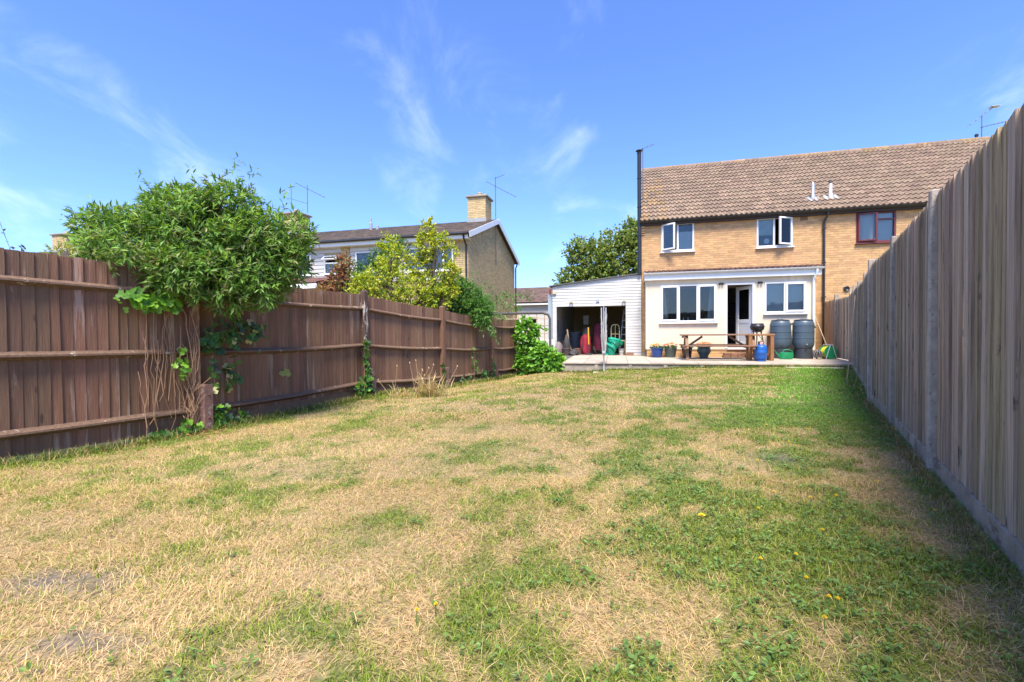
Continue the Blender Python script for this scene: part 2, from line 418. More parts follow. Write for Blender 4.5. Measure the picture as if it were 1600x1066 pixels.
def vnoise(x, y, s, seed):
    r_ = np.random.default_rng(seed)
    T = r_.random((256, 256))
    u = x*s+1000.3; v = y*s+1000.7
    i = np.floor(u).astype(int); j = np.floor(v).astype(int)
    fu = u-i; fv = v-j
    fu = fu*fu*(3-2*fu); fv = fv*fv*(3-2*fv)
    g = lambda a, b: T[a % 256, b % 256]
    return (g(i, j)*(1-fu)+g(i+1, j)*fu)*(1-fv)+(g(i, j+1)*(1-fu)+g(i+1, j+1)*fu)*fv
def fbm(x, y, s, seed, o=4):
    t = 0; a = 0.5; n = 0
    for k in range(o):
        t = t+a*vnoise(x, y, s*2**k, seed+k); n += a; a *= 0.55
    return t/n
def seg_dist(x, y, pts):
    d = np.full(np.shape(x), 1e9)
    for (ax, ay), (bx, by) in zip(pts[:-1], pts[1:]):
        dx_, dy_ = bx-ax, by-ay
        t = np.clip(((x-ax)*dx_+(y-ay)*dy_)/(dx_*dx_+dy_*dy_), 0, 1)
        d = np.minimum(d, np.hypot(x-ax-t*dx_, y-ay-t*dy_))
    return d
FLxy = [(a, b) for a, b, c in FL]
def sstep(a, b, x):
    t = np.clip((x-a)/(b-a), 0, 1); return t*t*(3-2*t)
def greenness(x, y):
    """0 = bleached straw, 1 = green"""
    dl = seg_dist(x, y, FLxy); dr = seg_dist(x, y, FR)
    n = fbm(x, y*0.8, 1.7, 11, 4); m = fbm(x, y, 3.2, 31, 3)
    wob = (fbm(x, y, 1.4, 71, 3)-0.5)*0.5
    hf = fbm(x, y, 9.0, 41, 3)
    g = (n-0.52)*1.5+(m-0.5)*2.3+(hf-0.5)*1.9+0.36
    g = g+0.9*(1-sstep(0.22, 0.55, dl+wob*0.6))                       # strip under the brown fence
    g = g-0.42*sstep(0.35, 0.6, dl)*(1-sstep(0.8, 1.7, dl+wob))       # bleached path beside it
    g = g+1.15*(1-sstep(0.7, 2.0, dr+wob))*sstep(4.2, 6.0, y)          # lush strip by the right-hand fence
    g = g+0.22*(1-sstep(1.0, 2.6, dr+wob))*(1-sstep(5, 7.5, y))
    g = g+0.20*sstep(0.4, 1.3, x+wob)*(1-sstep(2.6, 4.2, y))           # weedy patch, right foreground
    g = g-0.30*(1-sstep(-1.2, 0.4, x+wob))*(1-sstep(2.2, 3.6, y))      # very dry, left foreground
    g = g+0.22*sstep(7, 10, y)*sstep(0.5, 3, x)
    g = g-0.30*(1-sstep(0.55, 1.0, dr+wob))*(1-sstep(3.6, 4.4, y))*sstep(1.6, 2.6, y)
    return np.clip(g, 0, 1)
def soilness(x, y):
    s = np.maximum(0, 1-np.hypot((x+1.95)/0.55, (y-1.95)/0.22))
    s = np.maximum(s, 1-np.hypot((x-2.15)/0.4, (y-3.75)/0.35))
    s = np.maximum(s, 1-np.hypot((x+1.45)/0.4, (y-1.55)/0.15))
    return np.clip(s*1.2-0.9*fbm(x, y, 6.0, 17, 3)+0.2, 0, 1)*np.clip(s*6, 0, 1)

gx = np.unique(np.concatenate([np.linspace(-400, -40, 8), np.linspace(-40, -6.5, 16), np.arange(-6.5, 11.5, 0.09), np.linspace(11.5, 45, 16), np.linspace(45, 400, 8)]))
gy = np.unique(np.concatenate([np.linspace(-200, -4, 8), np.linspace(-4, 0.3, 10), np.arange(0.3, 14.2, 0.09), np.linspace(14.2, 60, 20), np.linspace(60, 700, 8)]))
X, Y = np.meshgrid(gx, gy)
Z = ground_z(X, Y)+0.012*(fbm(X, Y, 2.2, 5, 3)-0.5)
far = sstep(14, 60, np.hypot(X, Y)); Z = Z*(1-far)-0.25*far
V = np.stack([X.ravel(), Y.ravel(), Z.ravel()], 1)
ny, nx = X.shape
idx = np.arange(nx*ny).reshape(ny, nx)
F = np.stack([idx[:-1, :-1].ravel(), idx[:-1, 1:].ravel(), idx[1:, 1:].ravel(), idx[1:, :-1].ravel()], 1)
G = greenness(X.ravel(), Y.ravel())[:, None]
SO = soilness(X.ravel(), Y.ravel())[:, None]
straw = np.array([0.29, 0.21, 0.105]); grn = np.array([0.11, 0.13, 0.03]); soil = np.array([0.12, 0.10, 0.085])
gc = straw*(1-G)+grn*G
gc = gc*(1-SO)+soil*SO
M_ground = pm("turf_soil", (0.2, 0.15, 0.08), rough=0.95, bump=0.6, bscale=60)
_t = M_ground.node_tree
_a = _t.nodes.new("ShaderNodeAttribute"); _a.attribute_name = "Col"
_b = _t.nodes["Principled BSDF"]
_n = _t.nodes.new("ShaderNodeTexNoise"); _n.inputs["Scale"].default_value = 35; _n.inputs["Detail"].default_value = 8
_tc = _t.nodes.new("ShaderNodeTexCoord"); _t.links.new(_tc.outputs["Object"], _n.inputs["Vector"])
_mr = _t.nodes.new("ShaderNodeMapRange"); _mr.inputs[1].default_value = 0.3; _mr.inputs[2].default_value = 0.7; _mr.inputs[3].default_value = 0.55; _mr.inputs[4].default_value = 1.25
_t.links.new(_n.outputs[0], _mr.inputs[0])
_hs = _t.nodes.new("ShaderNodeHueSaturation"); _t.links.new(_mr.outputs[0], _hs.inputs["Value"]); _t.links.new(_a.outputs["Color"], _hs.inputs["Color"])
_t.links.new(_hs.outputs[0], _b.inputs["Base Color"])
struct(link("ground", np_mesh("ground", V, F, M_ground, gc, True)))

# patio frame: front edge runs from (1.45,13.04) to the right-hand fence
PA = Vector((1.45, 13.04, 0)); PB = Vector((8.75, 11.40, 0))
PU = (PB-PA).normalized(); PN = Vector((-PU.y, PU.x, 0)); PL = (PB-PA).length
PRZ = math.atan2(PU.y, PU.x)
def in_lawn(x, y):
    dl = np.full(x.shape, True)
    for (ax, ay), (bx, by) in zip(FLxy[:-1], FLxy[1:]):
        side = (bx-ax)*(y-ay)-(by-ay)*(x-ax)          # >0 : left of the line
        seg = (y >= ay) & (y < by)
        dl &= ~(seg & (side > -0.02))
    for (ax, ay), (bx, by) in zip(FR[:-1], FR[1:]):
        side = (bx-ax)*(y-ay)-(by-ay)*(x-ax)
        seg = (y >= ay) & (y < by)
        dl &= ~(seg & (side < 0.03))
    rel = (x-PA.x)*PN.x+(y-PA.y)*PN.y
    al_ = (x-PA.x)*PU.x+(y-PA.y)*PU.y
    dl &= ~((rel > -0.02) & (al_ > -0.02))
    dl &= y < 14.0
    return dl

# ------------------------------------------------------------------ lawn grass (uncountable: stuff)
def sample_lawn(n, y0, y1):
    """points inside the view wedge, weighted by an even density in plan"""
    out = []
    got = 0
    while got < n:
        y = rng.uniform(y0, y1, n*2)
        hx = 1.32*y+0.5
        x = rng.uniform(-1, 1, n*2)*(1.32*y1+0.5)
        k = (np.abs(x) < hx)
        x, y = x[k], y[k]
        k = in_lawn(x, y)
        x, y = x[k], y[k]
        out.append(np.stack([x, y], 1)); got += len(x)
    return np.concatenate(out)[:n]
def blades(P, L, Wd, tilt, az, cols, curl):
    n = len(P)
    z = ground_z(P[:, 0], P[:, 1])+0.012*(fbm(P[:, 0], P[:, 1], 2.2, 5, 3)-0.5)-0.004
    B = np.stack([P[:, 0], P[:, 1], z], 1)
    dirh = np.stack([np.cos(az), np.sin(az), np.zeros(n)], 1)
    side = np.stack([-np.sin(az), np.cos(az), np.zeros(n)], 1)
    t1 = tilt; t2 = np.minimum(tilt+curl, 1.75)
    up = np.array([0, 0, 1.0])
    d1 = dirh*np.sin(t1)[:, None]+up*np.cos(t1)[:, None]
    d2 = dirh*np.sin(t2)[:, None]+up*np.cos(t2)[:, None]
    mid = B+d1*(L*0.55)[:, None]
    tip = mid+d2*(L*0.5)[:, None]
    tip[:, 2] = np.maximum(tip[:, 2], z+0.004)
    w = side*Wd[:, None]/2
    V = np.stack([B-w, B+w, mid-w*0.8, mid+w*0.8, tip], 1).reshape(-1, 3)
    o = (np.arange(n)*5)[:, None]
    T = np.concatenate([o+np.array([0, 1, 3]), o+np.array([0, 3, 2]), o+np.array([2, 3, 4])], 0)
    shade = np.array([0.62, 0.62, 0.95, 0.95, 1.15])  # painted shading: blade colour darkened at the root, lightened at the tip
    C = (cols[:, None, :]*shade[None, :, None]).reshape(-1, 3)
    return V, T, C
def grass(n, y0, y1, wmin, lscale):
    P = sample_lawn(n, y0, y1)
    g = greenness(P[:, 0], P[:, 1]); so = soilness(P[:, 0], P[:, 1])
    keep = rng.random(n) > so*0.95
    P, g = P[keep], g[keep]; n = len(P)
    r = rng.random(n)
    isg = r < (0.17+0.66*g)
    dist = np.hypot(P[:, 0], P[:, 1])
    az = rng.uniform(0, 2*np.pi, n)+0
    flow = 6.0*fbm(P[:, 0], P[:, 1], 0.9, 91, 2)
    az = np.where(rng.random(n) < 0.22, flow+rng.normal(0, 0.6, n), az)
    nearl = seg_dist(P[:, 0], P[:, 1], FLxy)
    L = np.where(isg, rng.uniform(0.018, 0.046, n), rng.uniform(0.022, 0.066, n))*lscale
    L = L*(0.55+1.0*fbm(P[:, 0], P[:, 1], 2.0, 51, 3))*np.where(rng.random(n) < .06, 1.5, 1.0)
    tilt = np.where(isg, rng.uniform(0.25, 1.25, n), rng.uniform(0.85, 1.55, n))
    curl = rng.uniform(0.1, 0.7, n)
    Wd = np.maximum(rng.uniform(0.0016, 0.0030, n), wmin*dist)*np.where(isg, 1.25, 1.0)
    v = rng.random((n, 1)); v2 = rng.random((n, 1))
    st = np.array([0.72, 0.555, 0.285])*(0.5+0.7*v)
    st = st*(1-0.30*v2)+np.array([0.52, 0.34, 0.15])*0.30*v2
    tone = fbm(P[:, 0], P[:, 1], 0.8, 131, 3)[:, None]
    st = st*np.array([1.0, 0.97, 0.94])*(0.80+0.42*tone)
    gr = np.array([0.215, 0.285, 0.038])*(0.6+0.8*v)
    yg = np.array([0.42, 0.37, 0.085])*(0.7+0.5*v)
    lush = (sstep(0.55, 1.0, g))[:, None]
    gr = gr*(1-0.45*(1-lush)*v2)+yg*0.45*(1-lush)*v2
    dr = seg_dist(P[:, 0], P[:, 1], FR)
    vivid = ((1-sstep(0.9, 2.1, dr))*sstep(4.4, 6.2, P[:, 1]))[:, None]
    gr = gr*(1-vivid)+np.array([0.15, 0.34, 0.04])*(0.65+0.7*v)*vivid
    C = np.where(isg[:, None], gr, st)
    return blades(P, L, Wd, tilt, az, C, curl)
parts = [grass(210000, 1.15, 3.3, 0.00055, 1.0), grass(170000, 3.3, 6.2, 0.0006, 1.0), grass(150000, 6.2, 14.0, 0.0008, 1.0)]
# longer tufts hugging the fence feet and the patio kerb
def edge_pts(n, pts, spread, off):
    pts = [Vector((p[0], p[1], 0)) for p in pts]
    seg = [(b-a).length for a, b in zip(pts[:-1], pts[1:])]
    tot = sum(seg); out = []
    for _ in range(n):
        s_ = random.random()*tot
        for a, b, l in zip(pts[:-1], pts[1:], seg):
            if s_ < l: break
            s_ -= l
        d = (b-a).normalized(); nrm = Vector((d.y, -d.x, 0))
        p = a+d*s_+nrm*(off+abs(random.gauss(0, spread)))
        out.append((p.x, p.y))
    return np.array(out)
for n, pts, spread, off, lo, hi, gcol in ((9000, FLxy, 0.11, 0.05, 0.05, 0.13, (0.14, 0.20, 0.035)), (5000, FR[4:9], -0.07, -0.06, 0.04, 0.10, (0.09, 0.20, 0.03)),
                                    (2500, [(PA.x, PA.y), (PB.x, PB.y)], 0.06, 0.01, 0.05, 0.12, (0.12, 0.22, 0.03)), (2600, FR[1:5], -0.05, -0.06, 0.03, 0.08, (0.26, 0.19, 0.07))):
    P = edge_pts(n, pts, abs(spread), abs(off)) if off > 0 else edge_pts(n, [p for p in reversed(pts)], abs(spread), abs(off))
    n = len(P)
    d = np.hypot(P[:, 0], P[:, 1])
    v = rng.random((n, 1)); dry = rng.random((n, 1)) < 0.25
    C = np.where(dry, np.array([0.5, 0.36, 0.16]), np.array(gcol))*(0.6+0.8*v)
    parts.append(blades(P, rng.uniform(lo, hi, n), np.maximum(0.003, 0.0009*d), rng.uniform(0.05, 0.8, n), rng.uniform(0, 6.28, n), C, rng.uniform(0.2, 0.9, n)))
Vs, Ts, Cs = [], [], []
off = 0
for V_, T_, C_ in parts:
    Vs.append(V_); Ts.append(T_+off); Cs.append(C_); off += len(V_)
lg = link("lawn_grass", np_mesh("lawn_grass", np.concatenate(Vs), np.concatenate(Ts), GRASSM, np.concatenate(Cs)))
stuff(lg); tag(lg, "patchy straw and green lawn grass across the garden", "grass")

# ------------------------------------------------------------------ leaves, twigs and shrubs
LSHAPE = {   # outline as (along, across) with the first and last on the midrib
    'lance': [(0, 0), (0.25, 0.10), (0.55, 0.125), (1.0, 0), (0.55, -0.125), (0.25, -0.10)],
    'oval': [(0, 0), (0.25, 0.22), (0.6, 0.25), (1.0, 0), (0.6, -0.25), (0.25, -0.22)],
    'round': [(0, 0), (0.15, 0.34), (0.6, 0.42), (1.0, 0), (0.6, -0.42), (0.15, -0.34)],
    'lobed': [(0, 0), (-0.12, 0.30), (0.22, 0.52), (0.38, 0.24), (0.72, 0.36), (1.0, 0), (0.72, -0.36), (0.38, -0.24), (0.22, -0.52), (-0.12, -0.30)],
}
def leaf_arrays(B, D, Nn, size, shape, cols, fold=0.25, droop=0.15):
    """B base, D direction, Nn rough normal (n,3 each); returns V,T,C"""
    pr = LSHAPE[shape]; k = len(pr)
    n = len(B)
    D = D/np.linalg.norm(D, axis=1, keepdims=True)
    Sd = np.cross(D, Nn); ln = np.linalg.norm(Sd, axis=1, keepdims=True); Sd = Sd/np.maximum(ln, 1e-6)
    Nn = np.cross(Sd, D)
    s = size[:, None]
    V = []
    for a, c in pr:
        V.append(B+D*(a*s)+Sd*(c*s)+Nn*(abs(c)*fold*s-droop*a*a*s))
    V.append(B+D*(0.5*s)-Nn*(0.02+droop*0.25)*s)            # midrib point
    V = np.stack(V, 1)
    T = []
    o = (np.arange(n)*(k+1))[:, None]
    for i in range(k):
        T.append(o+np.array([i, (i+1) % k, k]))
    C = np.repeat(cols[:, None, :], k+1, 1)
    return V.reshape(-1, 3), np.concatenate(T, 0), C.reshape(-1, 3)
def blob_points(n, blobs, shell=0.55):
    """points spread through the outer shell of a union of ellipsoids (cx,cy,cz,rx,ry,rz)"""
    bl = np.array(blobs, float)
    w = (bl[:, 3]*bl[:, 4]*bl[:, 5])**(2/3); w = w/w.sum()
    P, O = [], []
    while sum(map(len, P)) < n:
        i = rng.choice(len(bl), n, p=w)
        d = rng.normal(size=(n, 3)); d /= np.linalg.norm(d, axis=1, keepdims=True)
        r = rng.uniform(shell**2, 1.0, n)**0.5
        p = bl[i, :3]+d*bl[i, 3:]*r[:, None]
        inside = np.zeros(n, bool)
        for b in bl:
            inside |= (((p-b[:3])/b[3:])**2).sum(1) < (shell*0.8)**2
        p, d = p[~inside], d[~inside]
        P.append(p); O.append(d)
    return np.concatenate(P)[:n], np.concatenate(O)[:n]
def foliage(tw, outw, per, size, shape, palette, spread=0.9, twl=0.12, upb=0.25, fold=0.25, droop=0.2):
    """leaves set along short twigs"""
    n = len(tw)
    td = outw*0.8+rng.normal(size=(n, 3))*0.45+np.array([0, 0, upb])
    td /= np.linalg.norm(td, axis=1, keepdims=True)
    i = np.repeat(np.arange(n), per); m = len(i)
    t = rng.random(m)
    B = tw[i]+td[i]*(t*twl)[:, None]
    D = td[i]*(0.35+0.8*t)[:, None]+rng.normal(size=(m, 3))*spread*0.6
    Nn = rng.normal(size=(m, 3))*0.5+np.array([0, 0, 1.0])+outw[i]*0.4
    pal = np.array(palette, float)
    ci = (rng.random(n)*len(pal)).astype(int)[i]
    ci = np.where(rng.random(m) < 0.35, (rng.random(m)*len(pal)).astype(int), ci)
    cols = pal[ci]*rng.uniform(0.75, 1.25, (m, 1))
    s = size*rng.uniform(0.6, 1.25, m)
    return leaf_arrays(B, D, Nn, s, shape, cols, fold, droop), td
def join(parts):
    Vs, Ts, Cs = [], [], []; o = 0
    for V_, T_, C_ in parts:
        Vs.append(V_); Ts.append(T_+o); Cs.append(C_); o += len(V_)
    return np.concatenate(Vs), np.concatenate(Ts), np.concatenate(Cs)
def limbs(base, tips, r0, n_main, mat, parent, name="branch", r_tip=0.004):
    """a trunk fan: main limbs to cluster centres, then twigs to the tips; returned as one mesh"""
    mb = MB()
    base = Vector(base)
    tips = [Vector(t) for t in tips]
    mains = random.sample(tips, min(n_main, len(tips)))
    mids = []
    for m_ in mains:
        c = base.lerp(m_, 0.5)+Vector((random.gauss(0, .08), random.gauss(0, .08), random.uniform(0, .2)))*(m_-base).length*0.5
        e = base.lerp(m_, 0.85)
        mb.tube([base, base.lerp(c, 0.6), c, e], [r0, r0*0.7, r0*0.5, r0*0.25], 6)
        mids.append((c, e))
    for t in tips:
        c, e = min(mids, key=lambda q: (q[1]-t).length)
        k = c.lerp(e, random.uniform(0.3, 1.0))
        mid = k.lerp(t, 0.5)+Vector((random.gauss(0, 1), random.gauss(0, 1), random.gauss(0, 1)))*0.06*(t-k).length
        mb.tube([k, mid, t], [r_tip*2, r_tip*1.4, r_tip*0.6], 4, False)
    return mb.build(name, mat, parent, True)
def shrub(name, label, cat, base, blobs, ntw, per, size, shape, palette, r0=0.03, n_main=7, shell=0.5, group=None, bark=None, extra=None, nlimb=160, fork=0.0, **kw):
    t = thing(name, label, cat, base, 0, group)
    b0 = np.array(base)
    tw, ow = blob_points(ntw, blobs, shell)
    fa, td = foliage(tw, ow, per, size, shape, palette, **kw)
    fl = [fa]
    if extra is not None: fl += extra
    V_, T_, C_ = join(fl)
    link("crown", np_mesh("crown", V_-b0, T_, LEAF, C_), t)
    sel = tw[rng.choice(len(tw), min(nlimb, len(tw)), replace=False)]-b0
    limbs((0, 0, fork), sel.tolist(), r0*(.7 if fork else 1), n_main, bark or M_bark, t, "limbs" if fork else "trunk")
    if fork: MB().tube([(0, 0, -.05), (.02, .01, fork*.5), (0, 0, fork+.03)], [r0*1.2, r0, r0*.9], 9).build("trunk", bark or M_bark, t, True)
    return t
def spray(p0, p1, sag, n, size, shape, palette, wob=0.03, per=1, drp=0.25):
    """leaves along one arching shoot"""
    t = np.sort(rng.random(n))
    p0 = np.array(p0, float); p1 = np.array(p1, float)
    B = p0+(p1-p0)*t[:, None]+np.array([0, 0, 1.0])*(sag*4*t*(1-t))[:, None]+rng.normal(0, wob, (n, 3))
    d = (p1-p0)/np.linalg.norm(p1-p0)
    D = d*0.5+rng.normal(size=(n, 3))*0.7+np.array([0, 0, -drp])
    Nn = rng.normal(size=(n, 3))*0.4+np.array([0, 0, 1.0])
    pal = np.array(palette, float)
    cols = pal[(rng.random(n)*len(pal)).astype(int)]*rng.uniform(0.75, 1.25, (n, 1))
    return leaf_arrays(B, D, Nn, size*rng.uniform(0.6, 1.2, n), shape, cols, 0.25, 0.2)

# ------------------------------------------------------------------ left fence: brown close-board bays
def lerp(a, b, t): return a+(b-a)*t
def pale_mesh(w, th, mat, k):
    """feather-edged pale, unit height, thin edge / thick edge, slightly uneven"""
    mb = MB()
    a, b = th*0.5, th
    e = [random.uniform(-0.002, 0.002) for _ in range(4)]
    n = 4
    vs_ = []; fs_ = []
    for i in range(n+1):
        z = i/n; bow = 0.004*math.sin(z*3.1+k)
        vs_ += [(0, bow, z), (w, bow-0.004, z), (w, bow-0.004-b, z), (0, bow-a, z)]
    for i in range(n):
        o = i*4
        for j in range(4):
            fs_.append((o+j, o+(j+1) % 4, o+4+(j+1) % 4, o+4+j))
    fs_ += [(3, 2, 1, 0), (n*4, n*4+1, n*4+2, n*4+3)]
    mb.add(vs_, fs_)
    return mb.mesh("pale", mat)
PALES = [pale_mesh(0.112, 0.018, M_brown, k) for k in range(4)]
PALESW = [pale_mesh(0.112, 0.018, M_brownworn, k) for k in range(4)]
RAILH = [0.245, 0.93, 1.60]
BAYL = ["brown close-board fence bay beside the lawn, overhung at one end by the big bush",
        "brown worn fence bay with trailing ivy between the big bush and a peeling post",
        "brown fence bay behind the dry grass clump",
        "brown fence bay with the leafy shoot hanging over its top",
        "short brown end bay of fence beside the bright climber"]
for b in range(5):
    a0 = Vector((FL[b][0], FL[b][1], 0)); a1 = Vector((FL[b+1][0], FL[b+1][1], 0))
    z0, z1 = FL[b][2], FL[b+1][2]; h0, h1 = FLH[b], FLH[b+1]
    d = (a1-a0); L = d.length; rz = math.atan2(d.y, d.x)
    t = thing("brown_fence_bay", BAYL[b], "fence", (a0.x, a0.y, z0), rz, "bays of the brown fence")
    # local x along the bay, local y away from the lawn (left of travel)
    n = int(L/0.09)
    st = L/n
    sag = [0, 0.015, 0.02, 0.035, 0.02][b]
    gb = 0.0 if b in (0,) else 0.10
    for i in range(n):
        u = (i+0.5)/n
        zb = (z1-z0)*u+gb+random.uniform(-0.004, 0.004)+(0.03 if b == 0 else 0)
        top = (z1-z0)*u+lerp(h0, h1, u)-sag*math.sin(math.pi*u)+random.uniform(-0.006, 0.006)-0.02
        worn = b == 1 or (b == 0 and i > n*0.68)
        o = link("pale", random.choice(PALESW if worn else PALES), t)
        o.location = (i*st-0.006, 0.062+random.uniform(-0.003, 0.003), zb)
        o.scale = (st/0.1, 1, top-zb)
        o.rotation_euler = (0, random.gauss(0, 0.003), 0)
    for hr in RAILH:
        mb = MB()
        k = 10; s_ = 0.042
        vs_ = []; fs_ = []
        for i in range(k+1):
            u = i/k
            hh = hr*lerp(h0, h1, u)/1.88
            z = (z1-z0)*u+hh-(sag*0.9+0.012)*math.sin(math.pi*u)+random.uniform(-0.002, 0.002)
            x = u*L
            vs_ += [(x, 0.045, z+s_), (x, -0.022, z+0.012), (x, -0.024, z-0.006), (x, 0.045, z-s_)]
        for i in range(k):
            o_ = i*4
            for j in range(4): fs_.append((o_+j, o_+(j+1) % 4, o_+4+(j+1) % 4, o_+4+j))
        fs_ += [(0, 1, 2, 3), (k*4+3, k*4+2, k*4+1, k*4)]
        mb.add(vs_, fs_)
        mb.build("rail", M_rail, t)
    if gb:
        mb = MB()
        dz = z1-z0
        mb.add([(0.05, 0.03, -0.06), (L-0.05, 0.03, dz-0.06), (L-0.05, 0.03, dz+0.13), (0.05, 0.03, 0.13), (0.05, 0.056, -0.06), (L-0.05, 0.056, dz-0.06), (L-0.05, 0.056, dz+0.13), (0.05, 0.056, 0.13)],
               [(0, 1, 2, 3), (7, 6, 5, 4), (0, 4, 5, 1), (1, 5, 6, 2), (2, 6, 7, 3), (3, 7, 4, 0)])
        mb.build("kickboard", M_brown, t)
PLAB = ["peeling reddish-brown fence post wrapped in dead vine stems below the big bush",
        "brown fence post with white peeling paint on its head",
        "brown fence post beside the dry grass clump",
        "brown fence post below the overhanging leafy shoot"]
for i in range(4):
    x, y, z = FL[i+1]; h = FLH[i+1]+(0.06 if i else -0.3)
    d = Vector((FL[i+2][0]-FL[i][0], FL[i+2][1]-FL[i][1], 0)); rz = math.atan2(d.y, d.x)
    mb = MB().box(-0.05, 0.05, -0.055, 0.045, -0.3, h-0.03, 0.004)
    mb.add([(-.05, -.055, h-.0305), (.05, -.055, h-.0305), (.05, .045, h-.0305), (-.05, .045, h-.0305), (-.02, -.02, h), (.02, -.02, h), (.02, .015, h), (-.02, .015, h)],
           [(0, 1, 5, 4), (1, 2, 6, 5), (2, 3, 7, 6), (3, 0, 4, 7), (4, 5, 6, 7)])
    mat = pm("vine_scarred_post", (0.24, 0.115, 0.065), (0.15, 0.075, 0.05), 10, (3, 3, 0.5), 0.85, 0.5, 30, spots=((0.38, 0.25, 0.15), 9, 0.55, (2, 2, 0.4))) if i == 0 else M_brown if i != 1 else pm("peeling_post_paint", (0.11, 0.062, 0.047), (0.07, 0.04, 0.03), 10, (3, 3, 0.5), 0.85, 0.5, 30, spots=((0.55, 0.5, 0.44), 6, 0.60, (1.5, 1.5, 0.45)))
    o = mb.build("fence_post", mat, None, False, (x, y, z), rz+random.gauss(0, 0.03))
    tag(o, PLAB[i], "post", "posts of the brown fence")
    # concrete repair spur bolted in front
    sh = [0.56, 0.50, 0.46, 0.40][i]
    off_ = Vector((math.cos(rz), math.sin(rz), 0))*0.07+Vector((math.sin(rz), -math.cos(rz), 0))*0.105
    t = thing("concrete_spur", ["short red-brown concrete spur with bolts under the big bush", "short concrete spur beside ivy at the peeling fence post", "short brown concrete spur at the post by the dry grass clump", "small concrete spur under the overhanging leafy shoot"][i], "post", (x+off_.x, y+off_.y, z), rz, "concrete spurs along the brown fence")
    m2 = MB()
    m2.prism([(-0.05, -0.3), (0.05, -0.3), (0.05, sh-0.02), (0.03, sh), (-0.035, sh+0.005), (-0.05, sh-0.015)], -0.048, 0.047)
    m2.build("spur", M_spur if i == 0 else pm("brown_painted_spur", (0.14, 0.085, 0.065), (0.1, 0.06, 0.047), 10, rough=0.85, bump=0.4, spots=((0.32, 0.25, 0.2), 9, 0.6, (1, 1, 1))), t)
    for hz in (sh-0.12, sh*0.3):
        MB().lathe([(0.013, 0), (0.013, 0.006), (0.008, 0.012)], 8).build("bolt", pm("rusty_bolt", (0.16, 0.07, 0.04), rough=0.8), t).matrix_local = Matrix.Translation((0.0, -0.048, hz)) @ Matrix.Rotation(R(90), 4, 'X')

# ------------------------------------------------------------------ right fence: grey boards between concrete posts
M_greyw2 = pm("olive_weathered_timber", (0.51, 0.37, 0.22), (0.25, 0.175, 0.10), 6, (10, 10, 0.5), 0.8, 0.8, 30, rnd=0.26, knots=((0.08, 0.055, 0.035), (9, 9, 4.2), 0.18, 0.35), spots=((0.10, 0.078, 0.055), 6, 0.63, (1.5, 1.5, 0.9)), contrast=(0.32, 0.66))
M_greyw3 = pm("silver_weathered_timber", (0.62, 0.47, 0.33), (0.33, 0.24, 0.165), 7, (11, 11, 0.45), 0.8, 0.8, 34, rnd=0.25, knots=((0.10, 0.07, 0.05), (9, 9, 4.2), 0.17, 0.3), spots=((0.14, 0.11, 0.088), 8, 0.62, (1.4, 1.4, 0.7)), contrast=(0.35, 0.65))
BOARDS = [pale_mesh(0.125, 0.02, M_greyw, k) for k in range(4)]+[pale_mesh(0.125, 0.02, M_greyw2, k) for k in range(3)]+[pale_mesh(0.125, 0.02, M_greyw3, k) for k in range(3)]
for b in range(len(FR)-1):
    a0 = Vector((*FR[b], 0)); a1 = Vector((*FR[b+1], 0))
    d = a1-a0; L = d.length; rz = math.atan2(d.y, d.x)
    z0 = float(ground_z(*FR[b])); z1 = float(ground_z(*FR[b+1]))
    if b >= 8: z0, z1 = PZ, PZ
    lab = "grey weathered fence panel, %s panel back from the house wall" % ["tenth", "ninth", "eighth", "seventh", "sixth", "fifth", "fourth", "third", "second", "first"][b]
    t = thing("grey_fence_panel", lab, "fence", (a0.x, a0.y, z0), rz, "panels of the grey fence")
    H = 2.05 if b < 3 else 2.02 if b < 5 else 1.98 if b < 8 else 1.80
    gbh = 0.125 if b < 8 else 0.02
    x = 0.055
    i = 0
    while x < L-0.07:
        w = random.choice((random.uniform(0.085, 0.11), random.uniform(0.12, 0.165)))
        w = min(w, L-0.055-x)
        u = x/L
        zb = (z1-z0)*u+gbh+0.002*random.random()
        top = (z1-z0)*u+H+random.uniform(-0.006, 0.004)-0.03
        o = link("board", random.choice(BOARDS), t)
        # boards face the lawn (local +y) ; flip so that the thick edge stands proud there
        o.location = (x+w+0.008, 0.0+random.uniform(-0.002, 0.002), zb)
        o.scale = (w/0.112, 1, top-zb)
        o.rotation_euler = (0, random.gauss(0, 0.0025), math.pi)
        x += w; i += 1
    for hr in (0.35, 1.0, 1.7):
        MB().box(0.055, L-0.055, -0.055, -0.018, hr, hr+0.05).build("back_rail", M_greyw, t)
    if gbh > 0.1:
        dz = z1-z0
        g = MB().add([(0.052, -0.028, -0.15), (L-0.052, -0.028, dz-0.15), (L-0.052, -0.028, dz+gbh), (0.052, -0.028, gbh), (0.052, 0.026, -0.15), (L-0.052, 0.026, dz-0.15), (L-0.052, 0.026, dz+gbh-0.008), (0.052, 0.026, gbh-0.008)],
               [(0, 1, 2, 3), (7, 6, 5, 4), (0, 4, 5, 1), (1, 5, 6, 2), (2, 6, 7, 3), (3, 7, 4, 0)]).build("concrete_gravel_board", M_gravel, None, False, (a0.x, a0.y, z0), rz)
        tag(g, "pale concrete gravel board under the %s grey fence panel from the house" % ["tenth", "ninth", "eighth", "seventh", "sixth", "fifth", "fourth", "third"][b], "gravel board", "gravel boards under the grey fence")
ordn = ["eleventh", "tenth", "ninth", "eighth", "seventh", "sixth", "fifth", "fourth", "third", "second", "first"]
